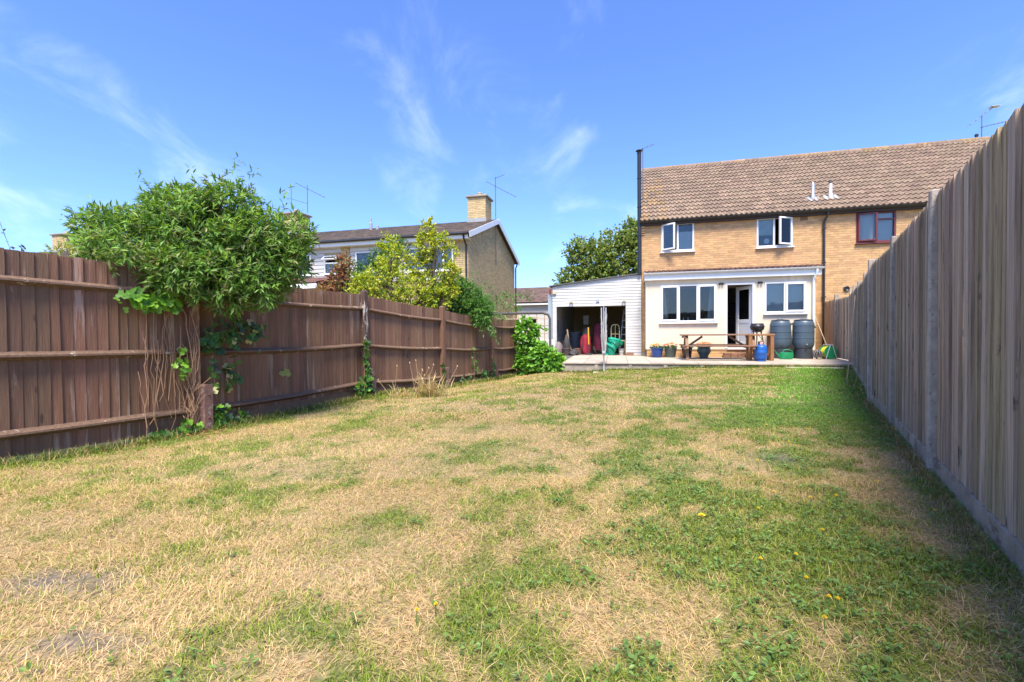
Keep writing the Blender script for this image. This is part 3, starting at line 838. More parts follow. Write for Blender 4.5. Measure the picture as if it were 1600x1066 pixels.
for b, (x, y) in enumerate(FR):
    i0, i1 = max(b-1, 0), min(b+1, len(FR)-1)
    rz = math.atan2(FR[i1][1]-FR[i0][1], FR[i1][0]-FR[i0][0])
    z = float(ground_z(x, y)); H = 2.06 if b < 5 else 2.02 if b < 8 else 2.05
    mb = MB().box(-0.045, 0.045, -0.06, 0.05, -0.3, H, 0.008)
    o = mb.build("concrete_fence_post", M_conc, None, False, (x, y, z), rz)
    tag(o, "tall slotted concrete fence post, %s along the grey fence from the house" % ordn[b], "post", "concrete posts of the grey fence")
# two pale garden canes leaning on the far part of the grey fence
for k, (px, py) in enumerate(((6.42, 8.45),)):
    zz = float(ground_z(px, py))
    o = MB().tube([(0, 0, 0), (0.16, 0.02, 1.65)], 0.008, 6).build("garden_cane", M_greyw, None, True, (px-0.24, py+0.05, zz))
    tag(o, "thin pale pole leaning against the grey fence", "pole", "poles leaning on the grey fence")

# ------------------------------------------------------------------ patio
pat = struct(link("patio", MB().box(0.03, PL+1.2, 0.03, 4.2, -0.45, PZ-0.045).mesh("patio", M_kerb), None, PA, PRZ))
SLW, SLD = 0.60, 0.575
SLABS = []
for k in range(3):
    SLABS.append(MB().box(0.003, SLW-0.004, 0.003, SLD-0.004, -0.045, 0, 0.006).mesh("paving_slab", M_slab))
for r in range(7):
    for c in range(14):
        o = link("paving_slab", random.choice(SLABS), pat)
        o.location = (c*SLW-0.02, r*SLD-0.03, PZ+random.uniform(-0.003, 0.003)-0.0)
for c in range(9):
    MB().box(c*0.92+0.004, c*0.92+0.914, 0.012, 0.0295, -0.42, PZ-0.047, 0.004).build("kerb_block", M_kerb, pat)
    MB().box(c*0.92-0.05, c*0.92+0.05, -0.012, 0.0115, -0.42, PZ-0.05, 0.006).build("kerb_pier", M_kerb, pat)
st = MB().box(0, 1.75, 0, 0.34, -0.2, 0, 0.006).build("stone_step", M_slab, None, False, (*(PA+PU*5.62-PN*0.37).xy, 0.115), PRZ)
tag(st, "low pale stone step at the lawn edge of the patio by the grey fence", "step")
st = MB().box(0, 0.85, 0, 0.30, -0.2, 0, 0.006).build("stone_slab", M_slab, None, False, (*(PA+PU*0.85-PN*0.42).xy, -0.055), PRZ+0.04)
tag(st, "loose flat slab lying in the grass at the foot of the rotary dryer", "slab")

# ------------------------------------------------------------------ building helpers
def wall_boxes(mb, x0, x1, y0, y1, z0, z1, ops):
    xs = sorted({x0, x1, *[v for o in ops for v in o[:2]]}); zs = sorted({z0, z1, *[v for o in ops for v in o[2:]]})
    for a, b in zip(xs[:-1], xs[1:]):
        for c, d in zip(zs[:-1], zs[1:]):
            mx, mz_ = (a+b)/2, (c+d)/2
            if any(o[0] < mx < o[1] and o[2] < mz_ < o[3] for o in ops): continue
            mb.box(a, b, y0, y1, c, d)
    return mb
def bricks(mb, x0, x1, yf, z0, z1, ops, bl=0.215, bh=0.065, j=0.010, M=None):
    z = z0+j/2; r = 0
    while z+bh*0.5 < z1:
        zt = min(z+bh, z1)
        x = x0-(0.1125 if r % 2 else 0)
        while x < x1:
            a, b = max(x, x0), min(x+bl, x1)
            spans = [(a, b)]
            for o in ops:
                if zt > o[2] and z < o[3]:
                    ns = []
                    for p, q in spans:
                        if q <= o[0] or p >= o[1]: ns.append((p, q)); continue
                        if p < o[0]: ns.append((p, o[0]))
                        if q > o[1]: ns.append((o[1], q))
                    spans = ns
            for p, q in spans:
                if q-p > 0.02:
                    e = random.uniform(0, 0.0025)
                    mb.add([(p, yf-e, z), (q, yf-e, z), (q, yf-e, zt), (p, yf-e, zt), (p, yf+0.012, z), (q, yf+0.012, z), (q, yf+0.012, zt), (p, yf+0.012, zt)],
                           [(0, 1, 2, 3), (0, 4, 5, 1), (1, 5, 6, 2), (2, 6, 7, 3), (3, 7, 4, 0)], M)
            x += bl+j
        z += bh+j; r += 1
    return mb
def frame_boxes(mb, x0, x1, y0, y1, z0, z1, w, c=0.006, wb=None):
    wb = wb or w
    mb.box(x0, x0+w, y0, y1, z0, z1, c); mb.box(x1-w, x1, y0, y1, z0, z1, c)
    mb.box(x0+w, x1-w, y0, y1, z1-w, z1, c); mb.box(x0+w, x1-w, y0, y1, z0, z0+wb, c)
    return mb
def pane(x0, x1, y, z0, z1, parent):
    return MB().box(x0, x1, y-0.004, y+0.004, z0, z1).build("pane", GLASS, parent)
def room(x0, x1, y0, depth, z0, z1, parent, mat=None, e=0.2):
    """open-fronted room behind an opening"""
    m = MB()
    y1 = y0+depth; f = 0.02
    m.box(x0-e, x1+e, y1, y1+f, z0-0.5, z1+0.25)
    m.box(x0-e-f, x0-e, y0, y1, z0-0.5, z1+0.25); m.box(x1+e, x1+e+f, y0, y1, z0-0.5, z1+0.25)
    m.box(x0-e, x1+e, y0, y1, z1+0.25, z1+0.25+f); m.box(x0-e, x1+e, y0, y1, z0-0.5-f, z0-0.5)
    return m.build("room_interior", mat or M_int, parent)
def sash(x0, x1, z0, z1, hinge, ang, y, mat, parent, w=0.05):
    """an opening casement; hinge 'l','r' or 't', ang in degrees outwards"""
    W_, H_ = x1-x0, z1-z0
    if hinge == 't':
        f = frame_boxes(MB(), 0, W_, -0.03, 0.03, -H_, 0, w).build("casement", mat, parent)
        f.location = (x0, y, z1); f.rotation_euler = (-R(ang), 0, 0)
        pane(w-0.005, W_-w+0.005, 0, -H_+w-0.005, -w+0.005, f)
    else:
        s_ = 1 if hinge == 'l' else -1
        f = frame_boxes(MB(), min(0, s_*W_), max(0, s_*W_), -0.03, 0.03, 0, H_, w).build("casement", mat, parent)
        f.location = (x0 if s_ > 0 else x1, y, z0); f.rotation_euler = (0, 0, -s_*R(ang))
        pane(min(s_*(w-0.005), s_*(W_-w+0.005)), max(s_*(w-0.005), s_*(W_-w+0.005)), 0, w-0.005, H_-w+0.005, f)
    return f
def tile_mesh(w, l, mat, th=0.044, amp=0.05):
    n = 12; vs_ = []; fs_ = []
    for i in range(n+1):
        x = w*i/n
        z = amp*(0.5+0.5*math.cos(2*math.pi*(i/n*2)))**1.4
        vs_ += [(x, 0, z-0.012), (x, 0, z+th), (x, l, z+0.002)]
    for i in range(n):
        o = i*3
        fs_ += [(o, o+3, o+4, o+1), (o+1, o+4, o+5, o+2)]
    mb = MB().add(vs_, fs_)
    me = bpy.data.meshes.new("tile"); me.from_pydata(mb.v, [], mb.f); me.materials.append(mat)
    return me, mb
def tiled_roof(parent, x0, x1, y0, z0, slope_len, pitch, rows, cols, limit, lichen_cols=(), ridge=True, nearest='right'):
    roof = MB().box(0, x1-x0, 0.02, slope_len-0.02, -0.10, -0.014).build("roof", M_dark, parent)
    roof.location = (x0, y0, z0); roof.rotation_euler = (pitch, 0, 0)
    w = (x1-x0)/cols; l = slope_len/rows
    m1, raw = tile_mesh(w, l+0.03, M_tile); m2, _ = tile_mesh(w, l+0.03, M_tileY)
    cells = [(r, c) for r in range(rows) for c in range(cols)]
    cells.sort(key=lambda q: (q[0]*0.6-q[1] if nearest == 'right' else q[0]))
    ind, rest = cells[:limit], cells[limit:]
    for r, c in ind:
        lich = c in lichen_cols and random.random() < 0.55+0.25*(r > 8) or r == rows-1 and random.random() < 0.12
        o = link("tile", m2 if lich else m1, roof)
        o.location = (c*w, r*l, random.uniform(-0.002, 0.003)); o.rotation_euler = (0, 0, random.gauss(0, 0.004))
    if rest:
        mb = MB()
        for r, c in rest:
            mb.add(raw.v, raw.f, Matrix.Translation((c*w, r*l, random.uniform(-0.002, 0.003))))
        me = bpy.data.meshes.new("tile_field"); me.from_pydata(mb.v, [], mb.f); me.materials.append(M_tileM)
        stuff(link("tile_field", me, roof))
    if ridge:
        k = max(1, int((x1-x0)/0.45)); lw = (x1-x0)/k
        prof = [(0.13*math.cos(a), 0.13*math.sin(a)) for a in np.linspace(-0.15, math.pi+0.15, 9)]
        mb = MB(); n = len(prof)
        vs_ = [(0.004, p, q) for p, q in prof]+[(lw-0.004, p, q) for p, q in prof]
        mb.add(vs_, [(i, i+1, i+1+n, i+n) for i in range(n-1)]+[tuple(range(n)), tuple(range(2*n-1, n-1, -1))])
        mes = [mb.mesh("ridge_tile", M_tileY), mb.mesh("ridge_tile", M_tile)]
        for i in range(k):
            o = link("ridge_tile", mes[0] if random.random() < 0.5 else mes[1], roof)
            o.location = (i*lw, slope_len+0.02, -0.03); o.rotation_euler = (-pitch+random.gauss(0, .01), 0, 0)
    return roof

# ------------------------------------------------------------------ the pair of brick houses
RP = math.atan2(3.15, 4.2); RS = 5.25
EZ = 4.84
def house(name, label, x0, x1, ops, lich, first):
    h = thing(name, label, "house", HO, -AL, "pair of joined brick houses")
    wall_boxes(MB(), x0, x1, 0.006, 0.16, 0, EZ, ops).build("wall", M_mort, h)
    stuff(bricks(MB(), x0, x1, 0.0, 0.30 if first else 0.0, EZ, ops).build("brickwork", M_brick, h))
    sx = x0 if first else x1
    # gable end and back
    g = MB()
    a, b = (sx, sx+0.15) if first else (sx-0.15, sx)
    vs_ = [(a, 0.161, 0), (a, 8.0, 0), (a, 8.0, EZ), (a, 4.0, EZ+3.0), (a, 0.161, EZ)]
    g.add(vs_+[(b, y, z) for _, y, z in vs_], [(0, 1, 2, 3, 4), (9, 8, 7, 6, 5)]+[(i, i+5, (i+1) % 5+5, (i+1) % 5) for i in range(5)])
    g.build("gable_wall", M_mort, h)
    MB().box(x0+0.16, x1-0.16, 7.85, 8.0, 0, EZ).build("rear_wall", M_mort, h)
    rf = tiled_roof(h, x0-(0.06 if first else 0), x1+(0.06 if not first else 0), -0.24, EZ+0.03, RS, RP, 16, 20, 300, lich)
    br = MB().box(0, x1-x0, 0.0, RS, -0.1, -0.02).build("rear_roof", M_tile, h)
    br.location = (x1, 8.24, EZ+0.03); br.rotation_euler = (RP, 0, math.pi)
    MB().box(x0-(0.05 if first else 0), x1, -0.14, -0.006, EZ-0.09, EZ+0.05).build("fascia", pm("dark_brown_fascia", (0.05, 0.03, 0.025), rough=0.6), h)
    gt = MB()
    pr = [(0.062*math.cos(t), 0.062*math.sin(t)) for t in np.linspace(math.pi, 2*math.pi, 8)]
    pr = pr+[(p*0.9, q*0.9+0.001) for p, q in reversed(pr)]
    n = len(pr); xa, xb = x0-(0.08 if first else 0), x1
    gt.add([(xa, -0.205+p, EZ+0.035+q) for p, q in pr]+[(xb, -0.205+p, EZ+0.035+q) for p, q in pr], [(i, (i+1) % n, (i+1) % n+n, i+n) for i in range(n)]+[tuple(range(n)), tuple(range(2*n-1, n-1, -1))])
    gt.build("gutter", M_black, h, True)
    # corbelled brick at the outer corner under the eaves
    if first:
        for k in range(4): MB().box(x0-0.005, x0+0.10, -0.03-0.03*k, -0.004, EZ-0.40+0.076*k, EZ-0.335+0.076*k, 0.003).build("corbel_brick", M_brick, h)
    return h
def win2(h, x0, x1, z0, z1, mull, mat, left, right, depth=0.05, sill=True):
    """two-light window; left/right = 'fix' or ('open',hinge,angle)"""
    fr = MB()
    y0, y1 = depth-0.065, depth+0.03
    frame_boxes(fr, x0+0.004, x1-0.004, y0, y1, z0+0.004, z1-0.004, 0.055, 0.006, 0.07)
    fr.box(mull-0.03, mull+0.03, y0+0.002, y1-0.002, z0+0.07, z1-0.055, 0.004)
    w = fr.build("window", mat, h)
    if sill: MB().box(x0-0.03, x1+0.03, y0-0.07, y0+0.02, z0-0.03, z0+0.003, 0.006).build("sill", mat, w)
    for (a, b), k in (((x0+0.06, mull-0.03), left), ((mull+0.03, x1-0.06), right)):
        if k == 'fix': pane(a-0.005, b+0.005, depth-0.02, z0+0.06, z1-0.05, w)
        else: sash(a-0.012, b+0.012, z0+0.06, z1-0.045, k[1], k[2], y0-0.02, mat, w)
    return w
opA = [(0.64, 1.74, 3.80, 4.80), (3.69, 4.78, 3.79, 4.79), (0.9, 4.6, 0.3, 2.5)]
opB = [(6.57, 7.66, 3.78, 4.77), (6.60, 8.0, 1.25, 2.42)]
h1 = house("brick_house", "buff brick house with cream rear extension, white windows and black flue", 0.0, 6.1, opA, (0, 1, 2), True)
h2 = house("brick_house", "buff brick house with burgundy window frames behind the grey fence", 6.1, 12.35, opB, (), False)
w = win2(h1, *opA[0], 1.20, M_white, ('o', 'l', 38), 'fix')
room(0.64, 1.74, 0.17, 2.6, 3.8, 4.8, h1)
MB().box(1.27, 1.30, 0.045, 0.06, 4.56, 4.72, 0.004).build("window_thermometer", M_black, w)
MB().box(1.22, 1.69, 0.085, 0.09, 3.86, 4.50).build("blind", M_blind, w)
w = win2(h1, *opA[1], 4.22, M_white, 'fix', ('o', 'r', 30))
room(3.69, 4.78, 0.17, 2.6, 3.8, 4.8, h1)
MB().box(3.73, 4.19, 0.085, 0.09, 4.22, 4.76).build("blind", pm("cream_green_blind", (0.62, 0.64, 0.56), rough=0.9), w)
MB().lathe([(0.085, 0), (0.085, 0.006)], 20).build("round_disc", M_white, w).matrix_local = Matrix.Translation((4.02, 0.10, 4.03)) @ Matrix.Rotation(R(90), 4, 'X')
w = win2(h2, *opB[0], 7.13, M_burg, ('o', 'l', 12), 'fix')
MB().box(7.16, 7.60, -0.012, 0.07, 4.50, 4.545, 0.004).build("transom", M_burg, w)
room(6.57, 7.66, 0.17, 2.6, 3.8, 4.8, h2)
MB().box(6.62, 7.60, 0.10, 0.11, 3.86, 4.72).build("net_curtain", M_curt, w)
win2(h2, *opB[1], 7.3, M_burg, 'fix', 'fix')
room(6.6, 8.0, 0.17, 2.6, 1.25, 2.42, h2)
MB().lathe([(0.085, 0), (0.085, 0.05), (0.07, 0.06), (0.03, 0.03)], 18).build("round_vent", M_black, h2).matrix_local = Matrix.Translation((6.31, -0.002, 2.36)) @ Matrix.Rotation(R(90), 4, 'X')
v = MB().box(4.99, 5.21, -0.012, -0.003, 4.62, 4.76, 0.003).build("air_brick", M_brickred, h1)
dp = MB().tube([(5.72, -0.205, EZ-0.02), (5.72, -0.20, EZ-0.10), (5.66, -0.07, EZ-0.30), (5.66, -0.06, EZ-0.42), (5.66, -0.06, 0.2)], 0.035, 10).build("downpipe", M_black, h1, True)
for zz in (4.3, 3.2, 2.1): MB().box(5.61, 5.71, -0.105, -0.005, zz, zz+0.03).build("pipe_clip", M_black, dp)
# flue
fl = MB().tube([(-0.085, -0.12, 3.05), (-0.085, -0.12, 7.28)], 0.068, 16).build("flue_pipe", M_flue, h1, True)
MB().lathe([(0.075, 0), (0.075, 0.03), (0.055, 0.035), (0.055, 0.08), (0.115, 0.085), (0.115, 0.11), (0.05, 0.14), (0.0, 0.15)], 18, (-0.085, -0.12, 7.28)).build("cowl", M_flue, fl, True)
for zz in (3.35, 4.4, 5.4, 6.4): MB().lathe([(0.078, 0), (0.078, 0.035)], 16, (-0.085, -0.12, zz)).build("flue_band", M_flue, fl)
# roof terminals: tapered white pipes on lead flashings
for k, (x, s) in enumerate(((5.49, 0.81), (6.02, 0.86))):
    yy, zz = -0.24+s*math.cos(RP), EZ+0.03+s*math.sin(RP)
    t = thing("roof_vent_pipe", ["metal-grey vent pipe with a pale tip on the roof tiles", "pale vent pipe with a dark tip on the roof tiles"][k], "vent", hw(x, yy, zz), -AL, "vent pipes on the roof")
    MB().lathe([(0.062, -0.03), (0.062, 0.16), (0.05, 0.18), (0.05, 0.50), (0.04, 0.56), (0.02, 0.60)], 14).build("pipe", M_metal if k == 0 else pm("pale_vent_pipe", (0.6, 0.6, 0.58), rough=0.5), t, True)
    if k: MB().lathe([(0.055, 0.50), (0.05, 0.56), (0.02, 0.61)], 14, (0, 0, 0.004)).build("tip", M_dark, t, True)
    f = MB().box(-0.2, 0.2, -0.16, 0.2, 0.045, 0.055, 0.003).build("flashing", M_lead, t); f.rotation_euler = (RP, 0, 0)
# aerials
def aerial(label, loc, h, booms, mat=M_metal, rz=0):
    t = thing("tv_aerial", label, "aerial", loc, rz)
    MB().tube([(0, 0, 0), (0, 0, h)], 0.016, 6).build("mast", mat, t)
    for (zc, d0, d1, dz0, dz1, nel, el) in booms:     # boom along local x from d0 to d1
        b_ = MB().tube([(d0, -0.02, zc+dz0), (d1, -0.02, zc+dz1)], 0.011, 5).build("boom", mat, t)
        m = MB()
        for i in range(nel):
            u = (i+0.5)/nel
            x = lerp(d0, d1, u); z = zc+lerp(dz0, dz1, u)
            m.tube([(x, -0.02-el, z), (x, -0.02+el, z+el*0.25)], 0.006, 4)
        m.build("elements", mat, b_)
    return t
M_aer = pm("dark_aerial_metal", (0.10, 0.10, 0.11), (0.15, 0.15, 0.16), 8, rough=0.5, metal=0.3)
aerial("small dark aerial beside the black flue", hw(0.07, 1.2, 5.7), 2.25, [(2.2, -0.28, 0.42, -0.05, 0.16, 4, 0.12)], M_aer, -AL)
a2 = aerial("two-boom aerial on the far ridge end above the grey fence", hw(12.28, 4.1, 7.9), 1.1, [(1.0, -0.45, 0.32, -0.30, 0.32, 5, 0.06), (0.62, -0.06, 0.75, 0, 0.14, 7, 0.08)], M_aer, -AL)
MB().lathe([(0.05, 0), (0.06, 0.05), (0.05, 0.1)], 10, (-0.16, 0, 0.3)).build("amplifier_box", M_black, a2)
MB().box(0.22, 0.5, -0.14, 0.1, 1.33, 1.345).build("reflector", M_alum, a2)

# ---- cream rear extension (part of the brick house)
opE = [(0.55, 2.30, 1.31, 2.57), (2.54, 3.41, 0.47, 2.57), (3.68, 4.86, 1.56, 2.56)]
ext = wall_boxes(MB(), 0.10, 5.10, -1.0, -0.85, 0.44, 2.80, opE).build("extension_wall", M_render, h1)
MB().box(0.10, 0.25, -0.849, -0.006, 0.44, 2.80).build("extension_wall", M_render, h1)
MB().box(4.95, 5.10, -0.849, -0.006, 0.44, 2.80).build("extension_wall", M_render, h1)
wall_boxes(MB(), 0.13, 5.07, -0.97, -0.86, 0.0, 0.438, [(2.54, 3.41, 0.36, 0.5)]).build("plinth", M_mort, h1)
stuff(bricks(MB(), 0.13, 5.07, -0.976, 0.0, 0.438, []).build("plinth_brickwork", M_brick, h1))
MB().box(5.071, 5.08, -0.97, -0.01, 0, 0.438).build("plinth_end", M_brick, h1)
MB().box(0.06, 5.22, -1.14, -1.118, 2.72, 2.93, 0.004).build("extension_fascia", M_white, h1)
MB().box(0.06, 5.22, -1.117, -0.86, 2.722, 2.74).build("soffit", M_white, h1)
gt = MB(); n = len(pr_ := [(0.055*math.cos(t), 0.055*math.sin(t)) for t in np.linspace(math.pi, 2*math.pi, 8)])
pr_ = pr_+[(p*0.88, q*0.88+0.001) for p, q in reversed(pr_)]; n = len(pr_)
gt.add([(0.04, -1.197+p, 2.955+q) for p, q in pr_]+[(5.26, -1.197+p, 2.955+q) for p, q in pr_], [(i, (i+1) % n, (i+1) % n+n, i+n) for i in range(n)]+[tuple(range(n)), tuple(range(2*n-1, n-1, -1))])
gt.build("extension_gutter", M_white, h1, True)
MB().tube([(5.08, -1.197, 2.90), (5.08, -1.19, 2.80), (5.03, -1.08, 2.62), (5.03, -1.055, 2.5), (5.03, -1.055, 0.42)], 0.034, 10).build("extension_downpipe", M_white, h1, True)
er = MB().box(0.0, 5.16, 0.0, 1.18, -0.05, -0.015).build("extension_roof", M_dark, h1); er.location = (0.07, -1.17, 2.985); er.rotation_euler = (R(7.5), 0, 0)
tm, _ = tile_mesh(5.16/17, 0.44, M_rtile, 0.024, 0.03)
for r in range(3):
    for c in range(17):
        o = link("lean_to_tile", tm, er); o.location = (c*5.16/17, r*0.38-0.05, random.uniform(0, 0.003))
MB().box(0.06, 0.068, -1.12, -0.01, 2.75, 3.02).build("barge_board", M_white, h1)
# large three-light window with curtains
w = MB(); frame_boxes(w, 0.555, 2.295, -1.012, -0.93, 1.315, 2.565, 0.055, 0.006, 0.07)
for xm in (1.14, 1.72): w.box(xm-0.035, xm+0.035, -1.010, -0.932, 1.385, 2.51, 0.004)
w = w.build("window", M_white, h1)
MB().box(0.52, 2.33, -1.09, -1.0, 1.285, 1.318, 0.006).build("sill", M_white, w)
for a, b, op in ((0.612, 1.104, 1), (1.176, 1.684, 0), (1.756, 2.238, 1)):
    if op: sash(a-0.02, b+0.02, 1.375, 2.52, 'l', 0, -1.035, M_white, w)
    else: pane(a-0.01, b+0.01, -0.97, 1.38, 2.515, w)
room(0.555, 2.295, -0.84, 3.0, 1.31, 2.56, h1)
for xa, xb, lean in ((0.60, 0.72, 0.10), (2.13, 2.25, -0.10)):
    m = MB(); n = 12
    vs_ = []
    for i in range(n+1):
        u = i/n; x = lerp(xa, xb, u); y = -0.82+0.02*math.sin(u*19)
        vs_ += [(x, y, 2.54), (x+(lean*(1-u) if lean < 0 else lean*u), y, 1.36)]
    m.add(vs_, [(2*i, 2*i+1, 2*i+3, 2*i+2) for i in range(n)]).build("curtain", M_curt, w, True)
for x in (1.3, 2.0, 1.45): MB().lathe([(0.03, 0), (0.035, 0.06), (0.012, 0.09), (0.012, 0.14)], 10, (x, -0.80, 1.36)).build("ornament", M_curt, w, True)
MB().box(0.6, 2.2, 1.6, 2.1, 0.82, 1.75).build("sideboard", M_intd, w)
# two-light window with drawn blinds
w = win2(h1, 3.68, 4.86, 1.56, 2.56, 4.26, M_white, 'fix', ('o', 'r', 0), depth=-0.95)
MB().box(3.74, 4.80, -0.918, -0.912, 1.62, 2.52).build("blind", M_blind, w)
room(3.7, 4.84, -0.84, 1.6, 1.6, 2.5, h1)
# back door, open inwards
dr = MB(); dr.box(2.544, 2.61, -1.012, -0.90, 0.475, 2.565, 0.005); dr.box(3.34, 3.406, -1.012, -0.90, 0.475, 2.565, 0.005); dr.box(2.61, 3.34, -1.011, -0.901, 2.50, 2.565, 0.005)
dr.box(2.611, 3.339, -1.03, -0.86, 0.44, 0.50, 0.005)
dr = dr.build("door_frame", M_white, h1)
leaf = MB()
frame_boxes(leaf, -0.70, 0, 0, 0.06, 0, 1.98, 0.11, 0.006, 0.16); leaf.box(-0.59, -0.11, 0.005, 0.055, 0.78, 0.90, 0.005); leaf.box(-0.59, -0.11, 0.015, 0.045, 0.16, 0.78)
leaf = leaf.build("door", M_white, h1); leaf.location = (3.335, -0.885, 0.505); leaf.rotation_euler = (0, 0, R(-62))
pane(-0.595, -0.105, 0.03, 0.895, 1.875, leaf)
MB().tube([(-0.645, -0.005, 0.98), (-0.645, -0.05, 0.98), (-0.53, -0.05, 0.98)], 0.011, 6).build("handle", M_alum, leaf, True)
room(2.54, 3.41, -0.84, 3.2, 0.92, 2.45, h1, pm("kitchen_interior", (0.20, 0.185, 0.16), rough=0.8))
MB().box(2.2, 3.2, 1.6, 2.2, 0.45, 1.35).build("kitchen_unit", M_intd, h1)
MB().box(2.75, 3.6, 2.0, 2.3, 1.5, 2.1).build("kitchen_unit", M_intd, h1)
# under-eaves wall lamps
def wall_lamp(parent, x, y, z, mat):
    l_ = MB().box(-0.06, 0.06, -0.03, 0, -0.02, 0.02, 0.006)
    l_.lathe([(0.025, -0.05), (0.032, 0.0), (0.015, 0.015)], 10, (-0.045, -0.06, 0)); l_.lathe([(0.025, -0.05), (0.032, 0.0), (0.015, 0.015)], 10, (0.045, -0.06, 0))
    o = l_.build("wall_lamp", mat, parent); o.location = (x, y, z); return o
for x in (2.42, 3.55): wall_lamp(h1, x, -1.003, 2.56, M_black)
# brick door step
for c in range(5):
    for r in range(2):
        o = MB().box(0, 0.205, 0, 0.10, 0, 0.068, 0.006).build("step_brick", M_brickred, h1); o.location = (2.45+c*0.215, -1.24+r*0.108, PZ+0.003)
        o = MB().box(0, 0.205, 0, 0.10, 0, 0.068, 0.006).build("step_brick", M_brickred, h1); o.location = (2.48+c*0.21, -1.22+r*0.108, PZ+0.075)

# ------------------------------------------------------------------ lean-to garage with white cladding
gr_ = thing("garage", "open-fronted lean-to garage clad in white boards against the brick house", "garage", HO, -AL)
GX0, GX1, GD = -3.20, -0.02, 6.0
def gtop(x): return lerp(2.74, 3.08, (x-GX0)/(GX1-GX0))
opg = (-3.05, -0.55, 2.07)
bh = 0.105
z = PZ+0.005
ci = 0
def board(x0, x1, za, zb0, zb1=None):
    """one cladding plank, lower edge proud"""
    zb1 = zb0 if zb1 is None else zb1
    m = MB().add([(x0, -0.062, za), (x1, -0.062, za), (x1, -0.050, zb1), (x0, -0.050, zb0), (x0, -0.030, za), (x1, -0.030, za), (x1, -0.030, zb1), (x0, -0.030, zb0)],
                 [(0, 1, 2, 3), (7, 6, 5, 4), (0, 4, 5, 1), (1, 5, 6, 2), (2, 6, 7, 3), (3, 7, 4, 0)])
    return m.build("cladding_board", M_clad, gr_)
while z < 3.1:
    zt = z+bh-0.004
    if zt < opg[2]: board(opg[1]+0.004, GX1, z, zt)
    else:
        # clip the top course to the roof slope
        x0 = GX0
        if zt > gtop(GX0):
            x0 = GX0+(zt-gtop(GX0))/(gtop(GX1)-gtop(GX0))*(GX1-GX0)
            xs = max(GX0, GX0+(z-gtop(GX0))/(gtop(GX1)-gtop(GX0))*(GX1-GX0))
            if xs < GX1-0.05 and x0 > xs+0.02:
                xe = min(x0, GX1)
                board(xs+0.002, xe-0.002, z, z+0.004, gtop(xe)-0.006)
        if x0 < GX1-0.05: board(x0, GX1, z, zt)
    z += bh
MB().box(-0.62, opg[1], -0.064, -0.02, PZ, opg[2], 0.004).build("corner_trim", M_clad, gr_) if False else None
MB().box(GX0, opg[0]-0.002, -0.060, -0.02, PZ, opg[2]+0.03, 0.004).build("corner_trim", M_clad, gr_)
MB().box(opg[1]-0.012, opg[1]+0.002, -0.066, -0.02, PZ, opg[2], 0.002).build("door_jamb", M_clad, gr_)
for nm, args in (("side_wall", (GX0, GX0+0.06, -0.019, GD, PZ-0.2, 2.68)), ("rear_wall", (GX0+0.061, GX1, GD-0.06, GD, PZ-0.2, 2.7)), ("inner_wall", (GX1-0.05, GX1-0.005, 0.0, GD-0.061, PZ-0.2, 3.0))):
    MB().box(*args).build(nm, M_clad if nm == "side_wall" else M_lbrick, gr_)
MB().box(GX0, GX1, -0.5, GD, PZ-0.3, PZ-0.004).build("floor", M_floor, gr_)
MB().add([(GX0-0.12, -0.14, gtop(GX0)-0.013), (GX1+0.01, -0.14, gtop(GX1)+0.001), (GX1+0.01, GD, gtop(GX1)+0.001), (GX0-0.12, GD, gtop(GX0)-0.013)]+
         [(GX0-0.12, -0.14, gtop(GX0)+0.022), (GX1+0.01, -0.14, gtop(GX1)+0.036), (GX1+0.01, GD, gtop(GX1)+0.036), (GX0-0.12, GD, gtop(GX0)+0.022)],
         [(0, 3, 2, 1), (4, 5, 6, 7), (0, 1, 5, 4), (1, 2, 6, 5), (2, 3, 7, 6), (3, 0, 4, 7)]).build("roof", M_felt, gr_)
for x in (-2.5, -0.62): wall_lamp(gr_, x, -0.064, 2.14, M_lamp)
MB().box(-1.60, -1.49, -0.10, -0.064, 2.12, 2.22, 0.006).build("sensor_box", M_metal, gr_)
MB().box(-3.19, -3.06, -0.13, -0.062, 2.44, 2.56, 0.01).build("floodlight", M_lamp, gr_)
MB().tube([(opg[0]+0.6, 0.5, 2.0), (opg[1], 0.5, 2.0)], 0.018, 6).build("door_track", M_metal, gr_)
MB().box(-2.35, -2.12, 2.8, 2.95, 1.35, 1.75, 0.01).build("meter_cupboard", M_clad, gr_)
# red post and blue-grey panel left of the garage
o = MB().box(-0.03, 0.03, -0.03, 0.03, 0, 2.55, 0.004).build("red_post", M_redp, None, False, hw(-3.36, 0.3, 0.1), -AL); tag(o, "red painted post at the outer corner of the garage", "post")
o = MB().box(-0.13, 0.06, -0.02, 0.02, 0, 2.3, 0.004).build("grey_side_panel", M_grey, None, False, hw(-3.27, 0.12, 0.15), -AL); tag(o, "blue-grey upright panel between garage and red post", "panel")
o = MB().box(-0.55, 0.30, -0.03, 0.03, 0, 0.72, 0.006).build("white_low_board", M_clad, None, False, hw(-3.35, -0.35, 0.05), -AL); tag(o, "low white boarded partition behind the bright climber", "partition")

